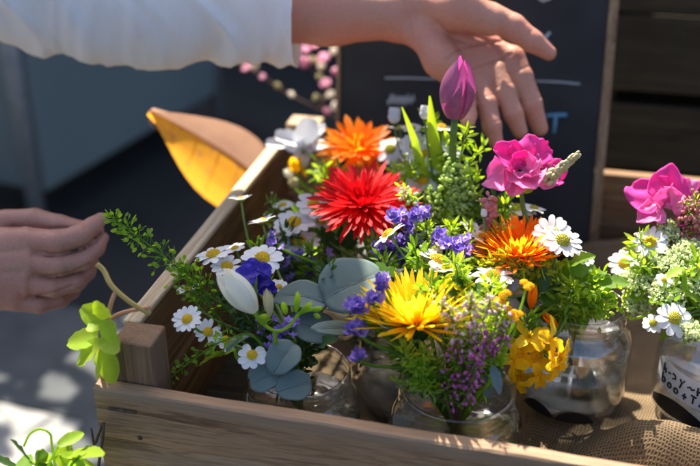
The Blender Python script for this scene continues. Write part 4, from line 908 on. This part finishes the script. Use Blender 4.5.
eucalyptus([(283, 357, 21, 17, 60, (.85, 0, .5), .045), (264, 377, 18, 15, 20, (.9, -.1, .35), .036), (294, 386, 20, 16, 20, (.8, .2, .45), .036), (238, 341, 17, 5, 35, (.5, -.4, .75), .05)],
           'eucalyptus sprig whose round leaves hang over the jar rim', 'A', [(266, 375), (280, 362), (286, 345)], .045)
# golden wallflower hanging over jar C
o = at(546, 352, .125); t = thing('wallflower', o, 'golden yellow wallflower cluster hanging over the round jar', 'flower')
for (px, py, fx, fy, r) in ((530, 335, .1, .9, 19), (553, 340, .9, .35, 19), (562, 356, .9, -.3, 17), (520, 352, -.7, .3, 17), (538, 356, 0, .2, 18), (519, 378, -.5, -.8, 17), (540, 378, .2, -1, 18), (558, 368, .6, -.7, 15), (512, 362, -.9, -.1, 16)):
    p = at(px, py, .118+rnd(-.012, .01)); s = depth_of(p)/FPX; n = camdir(.6, fx*.8, fy*.6); u, v = frame(n); mb = MB(); a0 = rnd(0, 6)
    for i in range(4):
        a = a0+1.571*i+rnd(-.25, .25); d = u*math.cos(a)+v*math.sin(a); mb.strap(p-n*r*s*.25, d+n*.5, n, r*s*rnd(1.0, 1.5), r*s*rnd(.55, .85), -1.0, 7, .35, lambda q: math.sin(math.pi*min(.93, .1+q*.82))**.6*(.7+.4*q), 5, .25, 2)
    for i in range(5): mb.strap(p-n*.002, n+rdir()*.3, u, .006, .0012, .1, 3)
    mb.tube([p-n*r*s*.2, p-n*r*s*1.0], [.0016, .0009], 6); mb.build('floret', M['gold'], t)
mb = MB()
for (px, py) in ((530, 335), (553, 340), (520, 352), (540, 378)): mb.tube(spline([at(px, py, .125), at(545, 335, .14), at(552, 318, .16)], 5), .0008, 5)
cat_stem(mb, stem_path(at(552, 318, .16), camdir(0, -.2, 1), 'C'), .001, .0014); mb.build('stem', M['leafbr'], t)
o = at(533, 298, .145); t = thing('flower_bud', o, 'upright tubular orange bud under the orange gerbera', 'flower bud'); mb = MB(); a, b = at(531, 308, .145), at(534, 286, .143); petal_bud(mb, a, (b-a).normalized(), (b-a).length, .0042, 4, .1); mb.build('petal', M['orange'], t)
mb = MB(); cat_stem(mb, stem_path(a, camdir(0, 0, 1), 'C'), .001, .0012); mb.build('stem', M['leafbr'], t)
o = at(551, 322, .145); t = thing('flower_bud', o, 'slanting tubular orange bud at the round jar rim', 'flower bud'); mb = MB(); a, b = at(557, 326, .148), at(545, 315, .14); petal_bud(mb, a, (b-a).normalized(), (b-a).length*1.1, .0036, 4, .1); mb.build('petal', M['orange'], t)
mb = MB(); cat_stem(mb, stem_path(a, camdir(0, 0, 1), 'C'), .001, .0012); mb.build('stem', M['leafbr'], t)
# little tansy heads
for (px, py, Y, lab) in ((507, 299, .085, 'highest golden tansy head right of the pale heather'), (511, 313, .08, 'golden tansy head in the middle of its little group'), (499, 306, .08, 'leftmost golden tansy head above the heather'), (518, 316, .085, 'golden tansy head nearest the golden wallflower'), (526, 288, .1, 'single golden tansy head under the orange gerbera')):
    o = at(px, py, Y); t = thing('tansy', o, lab, 'flower', 'small golden tansy heads'); mb = MB()
    for k in range(3): dome(mb, o+rdir()*.004, camdir(.4, rnd(-.3, .3), .9), .0033, .0022, 22, .22)
    mb.build('flower_disc', M['gold'], t); mb = MB(); cat_stem(mb, stem_path(o, camdir(0, .2, 1), 'B'), .0007, .001); mb.build('stem', M['leafbr'], t)

# ------------------------------------------------------------------ things left of and behind the crate
ol = [(150, 110), (178, 113), (215, 118), (240, 126), (259, 139), (268, 150), (274, 165)]          # upper edge
fl_ = [(150, 111), (172, 122), (196, 136), (220, 151), (240, 164), (256, 176), (268, 186)]         # fold
lo = [(150, 112), (160, 132), (172, 154), (186, 178), (204, 198), (228, 213), (262, 222)]          # lower edge
t = thing('large_leaf', at(220, 160, .36), 'large yellow leaf with purple brown folded edge left of the crate', 'leaf')
LY = lambda x: .385+max(0, x-150)/120*.135          # the leaf leans back behind the side board
mb = MB(); rows = []
for (a, f) in zip(ol, fl_):
    A_, B_ = at(*a, LY(a[0])-.03), at(*f, LY(f[0])); rows.append([A_+(B_-A_)*(k/6)+V((0, 1, 0))*.008*math.sin(k/6*math.pi)+rdir()*.0008 for k in range(7)])
mb.grid(rows); mb.build('folded_edge', M['leafbrn'], t, sub=1)
mb = MB(); rows = []
for (f, l) in zip(fl_, lo):
    A_, B_ = at(*f, LY(f[0])), at(*l, LY(l[0])-.02); rows.append([A_+(B_-A_)*(k/8)+V((0, -1, 0))*.010*math.sin(k/8*math.pi)+rdir()*.0008 for k in range(9)])
mb.grid(rows); mb.build('leaf_blade', M['leafyel'], t, sub=1)
mb = MB()
for k in range(1, 7):
    f, l = fl_[k-1], lo[k]; A_, B_ = at(*f, LY(f[0])), at(*l, LY(l[0])-.02); mb.tube([A_+(B_-A_)*(q/6)+V((0, -1, 0))*(.010*math.sin(q/6*math.pi)+.0004) for q in range(6)], [.0007, .0006, .0005, .0004, .0003, .0002], 4)
mb.tube(spline([at(152, 111, LY(152)), at(220, 149, LY(220)), at(268, 186, LY(268))], 6), [.0006+.0001*i for i in range(13)], 6); mb.tube(spline([at(268, 186, LY(268)), at(290, 225, .56)-V((.03, 0, .03)), V((-.06, .6, -.2)), V((-.08, .6, -.45))], 6), .0022, 6); mb.build('midrib', M['vineo'], t)
# climbing vine at the left edge of the crate
t = thing('vine', V((-.05, .06, -.45)), 'vine with orange stems and lime leaves beside the crate corner', 'plant')
mb = MB(); mb.tube(spline([at(97, 264, 0.030), at(104, 271, 0.030), at(112, 286, 0.025), at(130, 302, 0.025), at(150, 314, 0.030)], 6), .0019, 8); mb.build('stem', M['vine'], t)
mb = MB(); mb.tube(spline([at(116, 291, 0.025), at(111, 304, 0.020), at(105, 330, 0.015), at(101, 352, 0.015), at(104, 400, 0.020), V((-.05, .06, -.30)), V((-.05, .06, -.45))], 6), .0017, 8); mb.build('stem', M['vineo'], t)
mb = MB(); mb.tube(spline([at(106, 322, 0.020), at(122, 313, 0.025), at(150, 307, 0.030)], 6), .0016, 8); mb.build('stem', M['vineo'], t)
for (x1, y1, x0, y0, wd) in ((82, 308, 106, 322, 24), (68, 342, 98, 338, 24), (78, 362, 100, 345, 26), (96, 398, 104, 350, 28), (118, 352, 104, 335, 22), (88, 330, 106, 325, 20), (112, 382, 106, 350, 22), (96, 302, 108, 318, 20), (112, 340, 106, 320, 18)):
    p, q = at(x0, y0, 0.015+rnd(-.01, .01)), at(x1, y1, 0.005+rnd(-.03, .03)); s = depth_of(p)/FPX; mb = MB()
    mb.strap(p, q-p, camdir(.8, rnd(-.6, .2), .5), (q-p).length*1.05, wd*s, rnd(-.5, .1), 8, .25, lambda a: math.sin(math.pi*min(.95, .14+a*.82))**.7, 5, .1); mb.build('leaf', M['lime'], t)
# leafy plant at the lower left
t = thing('ground_plant', V((-.18, .07, -.45)), 'low leafy plant with looped stem at the bottom left', 'plant'); st = MB()
hub = at(60, 500, -0.025)
for (x1, y1, x0, y0, wd, mt) in ((82, 432, 58, 446, 14, 'leafbr'), (98, 452, 70, 455, 20, 'lime'), (62, 466, 66, 440, 18, 'leafbr'), (30, 452, 50, 462, 18, 'lime'), (12, 442, 30, 462, 16, 'leafdk'), (90, 466, 60, 455, 18, 'leafbr'), (48, 476, 40, 450, 16, 'leafdk'), (-5, 460, 20, 470, 18, 'leafdk'), (75, 478, 80, 455, 18, 'leaf'), (20, 478, 28, 455, 16, 'leaf')):
    p, q = at(x0, y0, -0.025+rnd(-.02, .02)), at(x1, y1, -0.025+rnd(-.04, .04)); s = depth_of(p)/FPX; mb = MB()
    mb.strap(p, q-p, camdir(.6, rnd(-.4, .4), .7), (q-p).length*1.1, wd*s, rnd(-.5, .1), 8, .25, lambda a: math.sin(math.pi*min(.97, .1+a*.86))**.8, 5, .12); mb.build('leaf', M[mt], t)
    st.tube(spline([p, (p+hub)/2+rdir()*.01, hub], 4), .001, 5)
st.tube(spline([at(24, 446, -0.025), at(30, 434, -0.025), at(40, 429, -0.025), at(50, 434, -0.025), at(52, 446, -0.025), hub], 6), .0009, 6)
st.tube(spline([hub, V((-.18, .07, -.3)), V((-.18, .07, -.45))], 6), .003, 6); st.build('stem', M['leafbr'], t)
mb = MB(); mb.tube(spline([at(91, 428, -.012), at(94, 445, -.012), at(98, 470, -.015), V((-.12, -.06, -.45))], 6), [.0009]*7+[.0012]*12, 6); tag(mb.build('twig', M['twigdk'], None), 'thin dry brown twig standing against the crate front corner', 'twig')
# blossom branch
t = thing('blossom_branch', V((-.03, .72, -.45)), 'thin branch of pink and cream blossom blurred behind the crate', 'branch')
mb = MB(); mb.tube(spline([V((-.03, .74, -.45)), at(325, 125, .72), at(318, 110, .7), at(285, 92, .7), at(262, 76, .7), at(240, 64, .7)], 6), .0015, 6)
for pp in ([(318, 110), (322, 88), (306, 60), (302, 48)], [(325, 118), (336, 104), (328, 84), (326, 62), (343, 50)], [(330, 118), (350, 106), (355, 82), (344, 62)]): mb.tube(spline([at(*q, .7) for q in pp], 6), .0010, 5)
mb.build('twig', M['twigdk'], t)
for (px, py, r, mt) in ((248, 70, 7, 'pinkbl'), (256, 66, 6, 'whitebl'), (239, 63, 5, 'leafbr'), (276, 87, 5, 'bract'), (304, 52, 7, 'pinkbl'), (306, 65, 9, 'pinkbl'), (312, 62, 6, 'bract'), (325, 61, 9, 'pinkbl'), (321, 77, 5, 'bract'), (327, 86, 8, 'pinkbl'), (332, 96, 6, 'whitebl'), (338, 107, 7, 'whitebl'), (350, 107, 7, 'pinkbl'), (345, 48, 7, 'whitebl'), (341, 60, 7, 'whitebl'), (346, 66, 5, 'pinkbl'), (355, 79, 6, 'whitebl'), (323, 68, 6, 'whitebl'), (300, 60, 6, 'pinkbl'), (316, 48, 6, 'pinkbl'), (333, 72, 6, 'pinkbl'), (351, 95, 6, 'pinkbl'), (343, 88, 5, 'whitebl'), (318, 98, 5, 'bract'), (264, 78, 5, 'pinkbl'), (290, 96, 5, 'whitebl'), (352, 54, 6, 'pinkbl'), (336, 52, 6, 'whitebl'), (325, 112, 5, 'pinkbl'), (347, 118, 6, 'whitebl')):
    o = at(px, py, .70); s = depth_of(o)/FPX; mb = MB(); n = camdir(.6, rnd(-.6, .6), rnd(-.2, .8)); u, v = frame(n)
    for ly in range(2):
        for i in range(5):
            a = 1.257*i+ly*.6; d = u*math.cos(a)+v*math.sin(a); mb.strap(o, d+n*(.4+ly*.6), n, r*s*1.05, r*s*1.1, .9, 5, .2, lambda q: math.sin(math.pi*min(.95, .15+q*.8))**.6, 4)
    mb.build('blossom', M[mt], t)

# ------------------------------------------------------------------ people: arms and hands as single skinned surfaces
def surface_nets(dist, lo, hi, h):
    nx, ny, nz = [int((hi[i]-lo[i])/h)+2 for i in range(3)]
    ax = [lo[i]+h*np.arange(n) for i, n in enumerate((nx, ny, nz))]
    P = np.stack(np.meshgrid(*ax, indexing='ij'), -1).astype(np.float32)
    D = dist(P.reshape(-1, 3)).reshape(nx, ny, nz)
    neg = D < 0
    cs = neg[:-1, :-1, :-1].astype(np.int8); cnt = np.zeros_like(cs)
    for a in (0, 1):
        for b in (0, 1):
            for c in (0, 1): cnt += neg[a:nx-1+a, b:ny-1+b, c:nz-1+c]
    act = (cnt > 0) & (cnt < 8); idx = -np.ones(act.shape, int); I = np.argwhere(act); idx[act] = np.arange(len(I))
    acc = np.zeros((len(I), 3)); num = np.zeros(len(I))
    cor = [(a, b, c) for a in (0, 1) for b in (0, 1) for c in (0, 1)]
    for i, A in enumerate(cor):
        for B in cor[i+1:]:
            if sum(abs(A[k]-B[k]) for k in range(3)) != 1: continue
            da = D[I[:, 0]+A[0], I[:, 1]+A[1], I[:, 2]+A[2]]; db = D[I[:, 0]+B[0], I[:, 1]+B[1], I[:, 2]+B[2]]
            c = (da < 0) != (db < 0); tt = np.where(c, da/np.where(c, da-db, 1), 0)
            pt = np.array(A)+tt[:, None]*(np.array(B)-np.array(A)); acc[c] += pt[c]; num[c] += 1
    verts = (acc/num[:, None]+I)*h+np.array(lo)
    faces = []
    for axis in range(3):
        sl0 = [slice(None)]*3; sl1 = [slice(None)]*3; sl0[axis] = slice(0, -1); sl1[axis] = slice(1, None)
        ch = neg[tuple(sl0)] != neg[tuple(sl1)]; o1, o2 = [(1, 2), (2, 0), (0, 1)][axis]
        E_ = np.argwhere(ch); ok = (E_[:, o1] > 0) & (E_[:, o2] > 0) & (E_[:, o1] < D.shape[o1]-1) & (E_[:, o2] < D.shape[o2]-1); E_ = E_[ok]
        def cell(d1, d2):
            q = E_.copy(); q[:, o1] -= d1; q[:, o2] -= d2; return idx[q[:, 0], q[:, 1], q[:, 2]]
        f = np.stack([cell(1, 1), cell(0, 1), cell(0, 0), cell(1, 0)], 1); s = neg[E_[:, 0], E_[:, 1], E_[:, 2]]
        f[~s] = f[~s][:, ::-1]; faces.append(f)
    return verts, np.concatenate(faces)
def cone(P, a, b, ra, rb):
    a, b = np.array(a, np.float32), np.array(b, np.float32); ba = b-a; t = np.clip(((P-a)@ba)/max(1e-9, float(ba@ba)), 0, 1)
    return np.linalg.norm(P-a-t[:, None]*ba, axis=1)-(ra+(rb-ra)*t)
def smin(a, b, k):
    h = np.clip(.5+.5*(b-a)/k, 0, 1); return b*(1-h)+a*h-k*h*(1-h)
def chain(P, pts, k=.004):
    d = None
    for (a, ra), (b, rb) in zip(pts[:-1], pts[1:]):
        e = cone(P, a, b, ra, rb); d = e if d is None else smin(d, e, k)
    return d
def hand_mesh(body, fingers, kf, kb, h, creases, name, mat, parent):
    """body: list of chains blended softly; fingers: chains each blended to the body but kept apart from each other"""
    allp = [q for ch in body+fingers for q in ch]; lo = [min(p[i]-r for p, r in allp)-.008 for i in range(3)]; hi = [max(p[i]+r for p, r in allp)+.008 for i in range(3)]
    def dist(P):
        out = []
        for i in range(0, len(P), 400000):
            Q = P[i:i+400000]; b = None
            for ch in body: e = chain(Q, ch, .01); b = e if b is None else smin(b, e, kb)
            res = b
            for ch in fingers: res = np.minimum(res, smin(b, chain(Q, ch, .003), kf))
            out.append(res)
        return np.concatenate(out)
    v, f = surface_nets(dist, lo, hi, h)
    e = .0012                                                  # outward normals from the distance field
    g = np.stack([dist((v+np.eye(3)[i]*e).astype(np.float32))-dist((v-np.eye(3)[i]*e).astype(np.float32)) for i in range(3)], 1); g /= np.linalg.norm(g, axis=1)[:, None]+1e-9
    rel = v-np.array(CAM); z = rel@np.array(cF); px = 350+FPX*(rel@np.array(cR))/z; py = 233-FPX*(rel@np.array(cU))/z; front = (g@np.array(-cF)) > .1
    for (pl, wd, dp) in creases:
        dm = np.full(len(v), 1e9)
        for (x0, y0), (x1, y1) in zip(pl[:-1], pl[1:]):
            bx_, by_ = x1-x0, y1-y0; t = np.clip(((px-x0)*bx_+(py-y0)*by_)/(bx_*bx_+by_*by_), 0, 1); dm = np.minimum(dm, np.hypot(px-x0-t*bx_, py-y0-t*by_))
        v = v-g*(dp*np.exp(-(dm/wd)**2)*front)[:, None]
    mb = MB(); mb.v = [V(p) for p in v]; mb.f = [tuple(int(i) for i in q) for q in f]
    o = mb.build(name, mat, parent); m = o.modifiers.new('smooth', 'SMOOTH'); m.factor = .5; m.iterations = 1
    return o
KD = [1.055]                                       # distance factor of the arm being laid out
def C(px, py, dz, r): return (tuple(atd(px, py, dz*KD[0])), r*dz*KD[0]/FPX)
# upper arm with open palm
P1 = thing('person', at(200, 20, .32), 'person in a white sleeve reaching over the crate with open palm', 'person')
body = [[C(0, -22, .89, 42), C(200, 4, .87, 37), C(330, 12, .866, 32), C(392, 14, .866, 25)],      # forearm
        [C(396, 2, .866, 16), C(430, 8, .862, 16)], [C(402, 26, .866, 15), C(436, 40, .866, 14)],                       # wrist
        [C(426, 4, .854, 17), C(458, 8, .838, 21), C(490, 20, .838, 16)],                                              # thenar
        [C(424, 36, .854, 15), C(442, 60, .850, 17), C(462, 84, .854, 12)],                                             # heel of the little finger side
        [C(440, 28, .870, 15), C(484, 46, .872, 13), C(513, 58, .864, 11)], [C(445, 42, .870, 15), C(478, 64, .872, 13), C(498, 72, .864, 10.5)], [C(450, 55, .870, 15), C(470, 80, .868, 12), C(482, 84, .864, 10)]]
fing = [[C(490, 17, .845, 15), C(513, 27, .842, 13), C(532, 41, .842, 11), C(549, 53, .845, 7.5)],                       # thumb
        [C(513, 58, .864, 12), C(521, 78, .860, 12), C(531, 104, .860, 11), C(540, 128, .866, 8)],                   # index
        [C(498, 72, .862, 11.2), C(505, 92, .855, 11), C(513, 113, .852, 10.2), C(520, 131, .855, 7.6)],                    # middle
        [C(481, 83, .862, 10.6), C(487, 104, .852, 10.2), C(492, 126, .846, 9.4), C(496, 142, .847, 7.2)],                   # ring
        [C(464, 90, .860, 10.2), C(467, 104, .846, 9), C(468, 115, .832, 8.6), C(468, 122, .822, 7.2)]]                   # little
crs = [([(466, 32), (486, 39), (498, 49), (503, 60)], 1.3, .0022), ([(506, 40), (480, 44), (460, 48), (446, 60)], 1.2, .0018), ([(510, 54), (494, 60), (472, 68), (455, 72)], 1.2, .0018), ([(437, 22), (450, 36), (470, 44), (482, 44)], 1.6, .0020),
       ([(403, 0), (409, 20), (412, 40)], 1.5, .0011), ([(408, 0), (415, 22), (420, 40)], 1.2, .0006), ([(508, 73), (531, 66)], 1.4, .0005), ([(521, 103), (541, 97)], 1.4, .0005), ([(494, 88), (514, 82)], 1.4, .0005), ([(503, 113), (522, 107)], 1.4, .0004), ([(476, 100), (494, 94)], 1.4, .0005), ([(483, 126), (500, 120)], 1.4, .0004), ([(532, 30), (521, 47)], 1.6, .0004)]
hand_mesh(body, fing, .0035, .013, .0013, crs, 'body', M['skin'], P1)
# white sleeve
mb = MB(); rows = []; NS, NA = 120, 72
axis = [(-265, -72, .95, 66), (-120, -50, .92, 60), (0, -26, .89, 54), (80, -4, .88, 55), (150, 8, .872, 53), (225, 10, .868, 48), (298, 13, .864, 47)]
ax3 = spline([V((-.36, .455, .62)), V((-.30, .355, .465))]+[atd(x, y, d*1.055) for x, y, d, r in axis[2:]], 20); rr = np.interp(np.linspace(0, 6, len(ax3)), range(7), [r*d*1.055/FPX for x, y, d, r in axis])
for i, p in enumerate(ax3):
    tt = (ax3[min(i+1, len(ax3)-1)]-ax3[max(i-1, 0)]).normalized(); u = (cU-tt*cU.dot(tt)).normalized(); v = tt.cross(u); row = []; sv = i/(len(ax3)-1)
    for k in range(NA):
        a = 2*math.pi*k/NA; dn = u*math.cos(a)+v*math.sin(a); gx = i*.5
        rg = 1-abs(MN.noise(V((sv*15+.9*math.cos(a)+.6*math.sin(2*a), math.cos(a)*.5, 3.3))))*2.2; rg2 = 1-abs(MN.noise(V((sv*34-1.2*math.sin(a), math.sin(a)*.8, 8.1))))*2.2
        f = 1+.13*rg*(.4+.6*abs(MN.noise(V((sv*8, 1, a*.6)))*2))+.03*rg2+.05*MN.noise(V((sv*17, math.cos(a)*.9, math.sin(a)*.9)))+.022*MN.noise(V((sv*46, math.cos(a)*1.3+4, math.sin(a)*1.3)))+.012*math.sin(sv*150+2*math.sin(a*2))*max(0, MN.noise(V((sv*9, a*.5, 7))))
        drape = .10*max(0, -math.cos(a))**3*(1+.5*MN.noise(V((sv*12, 2, 9))))
        seam = .03*math.exp(-((sv-.655)/.005)**2)*(.4+.6*max(0, -math.cos(a)))
        hem = -.05*math.exp(-((sv-.945)/.005)**2)+.03*max(0, (sv-.95)/.05)*(1+.8*MN.noise(V((a*1.4, 5, 2))))
        row.append(p+dn*rr[i]*(f+drape*.5+seam+hem))
    rows.append(row)
mb.grid(rows, True); mb.build('sleeve', M['sleeve'], P1)
# pinching hand at the left
P2 = thing('person', at(0, 265, .1), 'person reaching in from the left with pinched fingertips, back of hand seen', 'person')
d0 = .84; KD[0] = 1
body = [[C(-330, 300, d0+.04, 44), C(-160, 282, d0+.02, 38), C(-70, 272, d0+.015, 34)],
        [C(-75, 262, d0+.01, 24), C(-20, 247, d0+.004, 20), C(26, 241, d0-.002, 14)], [C(-75, 272, d0+.008, 24), C(-20, 265, d0+.0, 20), C(28, 262, d0-.004, 14)],
        [C(-75, 282, d0+.01, 22), C(-20, 282, d0+.002, 19), C(25, 282, d0-.002, 13.5)], [C(-75, 288, d0+.014, 20), C(-25, 294, d0+.008, 16), C(16, 299, d0+.004, 12)],
        [C(-60, 252, d0+.03, 20), C(-25, 232, d0+.03, 17), C(8, 222, d0+.03, 12)]]
fing = [[C(26, 240, d0-.002, 12.6), C(58, 242, d0-.010, 12), C(80, 236, d0-.006, 10.8), C(93, 226, d0+.003, 9), C(101, 219, d0+.008, 6.6)],
        [C(28, 262, d0-.004, 12), C(60, 265, d0-.008, 11.2), C(83, 260, d0-.002, 10.2), C(96, 248, d0+.006, 8.6), C(103, 238, d0+.012, 6)],
        [C(25, 283, d0-.002, 11.4), C(54, 287, d0-.002, 10.4), C(76, 282, d0+.004, 9.4), C(87, 272, d0+.014, 8.2), C(92, 262, d0+.022, 6.5)],
        [C(16, 301, d0+.004, 10.4), C(40, 304, d0+.006, 9.2), C(60, 299, d0+.014, 8.4), C(72, 291, d0+.022, 7.5), C(77, 283, d0+.028, 6)],
        [C(5, 221, d0+.03, 11.5), C(35, 220, d0+.028, 11.5), C(60, 226, d0+.024, 11), C(85, 231, d0+.02, 9.5), C(97, 231, d0+.017, 7)]]
crs = [([(12, 227), (40, 229), (68, 228)], 1.5, .0016), ([(46, 255), (62, 254), (78, 250), (96, 241)], 1.3, .0022), ([(50, 277), (72, 273), (90, 265)], 1.3, .0020), ([(38, 296), (56, 293), (72, 286)], 1.2, .0016), ([(61, 233), (65, 250)], 1.3, .0006), ([(64, 257), (68, 272)], 1.3, .0006), ([(57, 280), (61, 294)], 1.2, .0005), ([(84, 228), (90, 238)], 1.2, .0005), ([(28, 230), (30, 250)], 3.5, -.0012), ([(28, 256), (30, 272)], 3.5, -.0013), ([(24, 277), (26, 293)], 3.5, -.0011), ([(2, 252), (22, 250)], 2.5, .0007), ([(2, 273), (20, 272)], 2.5, .0007)]
bd = hand_mesh(body, fing, .002, .012, .0014, crs, 'body', M['skin2'], P2)
for (px, py, fr, w_, l_, dd) in ((101, 217.5, (.35, .55, .9), 7, 9, d0+.0045),):
    mb = MB(); c = atd(px, py, dd); s = d0/FPX; n = camdir(*fr); u = camdir(0, .75, .65); u = (u-n*u.dot(n)).normalized(); v = n.cross(u)
    mb.grid([[c+u*l_*s*(a/4-.5)+v*w_*s*(b/4-.5)*(1 if a < 3 else .8)-n*.0016*abs(b/4-.5)**2*4 for b in range(5)] for a in range(5)]); mb.build('fingernail', M['nailk'], bd, sub=1)

# the rest of both people, outside the picture: clothes, head, legs
def sdf_part(name, chains, k, h, mat, parent):
    pts = [q for ch in chains for q in ch]; lo = [min(p[i]-r for p, r in pts)-3*h for i in range(3)]; hi = [max(p[i]+r for p, r in pts)+3*h for i in range(3)]
    def dist(P):
        d = None
        for ch in chains: e = chain(P, [(tuple(p), r) for p, r in ch], k); d = e if d is None else smin(d, e, k)
        return d
    v, f = surface_nets(dist, lo, hi, h); mb = MB(); mb.v = [V(p) for p in v]; mb.f = [tuple(int(i) for i in q) for q in f]
    o = mb.build(name, mat, parent); return o
def figure(P, body, sk, hip, chest, shv, shf, head, face, knees, ankles, shirt, trous, hairc, elbow):
    hip, chest, shv, shf, head, face = [V(q) for q in (hip, chest, shv, shf, head, face)]; face.normalize(); side = face.cross(V((0, 0, 1))).normalized(); up = side.cross(face)
    pocket = hip+(shf-chest)*.9+V((0, 0, .02))
    sdf_part('shirt', [[(hip, .14), ((hip+chest)/2, .14), (chest, .15)], [(chest, .12), (shv, .072)], [(chest, .12), (shf, .072)], [(shf, .07), ((shf+pocket)/2+(shf-chest)*.5, .058), (pocket, .05)]]+([[(shv, .07), (V(elbow), .052)]] if elbow else []), .04, .012, shirt, P)
    sdf_part('trousers', [[(hip+(shf-chest)*sg*.5, .12), (V(kn), .075), (V(an), .055)] for sg, kn, an in zip((-1, 1), knees, ankles)]+[[(hip, .145), (hip, .145)]], .04, .012, trous, P)
    for an in ankles: sdf_part('shoe', [[(V(an)-V((0, 0, .02)), .05), (V(an)+V((face.x, face.y, 0))*.16-V((0, 0, .045)), .038)]], .02, .008, M['black'], P)
    hb_ = sdf_part('head', [[(head+up*.02, .092), (head+face*.02-up*.02, .078)], [(head+face*.045-up*.07, .045), (head+face*.02-up*.05, .06)], [(head+face*.095+up*.01, .010), (head+face*.112-up*.022, .014)], [(head-up*.05-face*.02, .05), (chest+V((0, 0, .12)), .06)],
        [(head+side*.09-up*.01, .022), (head+side*.092+up*.012, .018)], [(head-side*.09-up*.01, .022), (head-side*.092+up*.012, .018)]], .012, .005, sk, P)
    for sg in (-1, 1):
        mb = MB(); mb.ball(head+face*.079+side*sg*.032+up*.012, .0125, 12, 8); mb.build('eye', M['paper'], hb_)
        mb = MB(); mb.ball(head+face*.0872+side*sg*.032+up*.012, .0055, 10, 6); mb.build('pupil', M['ink'], hb_)
    mb = MB(); mb.tube(spline([head+face*.083-up*.058+side*(q*.024)-face*(.004*q*q) for q in (-1, 0, 1)], 4), .005, 6); mb.build('mouth', M['lip'], hb_)
    sdf_part('hair', [[(head+up*.045-face*.025, .095), (head-face*.05-up*.01, .09)], [(head-face*.075-up*.04, .06), (head-face*.085-up*.14, .035)], [(head+up*.07+face*.03, .07), (head+up*.06-face*.02, .08)]], .02, .006, hairc, P)
M['lip'] = plain('lips', (.42, .14, .13, 1), (.5, .19, .17, 1), .5, 200, .05)
M['hair'] = plain('brown_hair', (.02, .012, .008, 1), (.06, .035, .02, 1), .5, 160, .5)
M['denim'] = plain('blue_denim', (.02, .035, .07, 1), (.04, .06, .11, 1), .9, 300, .3)
M['jumper'] = plain('grey_jumper', (.05, .055, .065, 1), (.09, .095, .11, 1), .9, 300, .3)
figure(P1, None, M['skin'], (-.86, .86, .34), (-.44, .62, .68), (-.35, .47, .64), (-.50, .78, .68), (-.20, .58, .92), (.7, -.4, -.6), ((-1.02, .72, -.02), (-1.02, .98, -.02)), ((-1.12, .84, -.37), (-1.12, 1.06, -.37)), M['sleeve'], M['denim'], M['hair'], None)
figure(P2, None, M['skin2'], (-1.15, -.42, .02), (-.93, -.25, .40), (-.80, -.08, .38), (-.95, -.44, .40), (-.80, -.18, .70), (.8, .3, -.45), ((-.80, -.30, .0), (-.85, -.52, -.05)), ((-.95, -.25, -.37), (-1.0, -.5, -.37)), M['jumper'], M['denim'], M['hair'], tuple(atd(-240, 292, .87)))
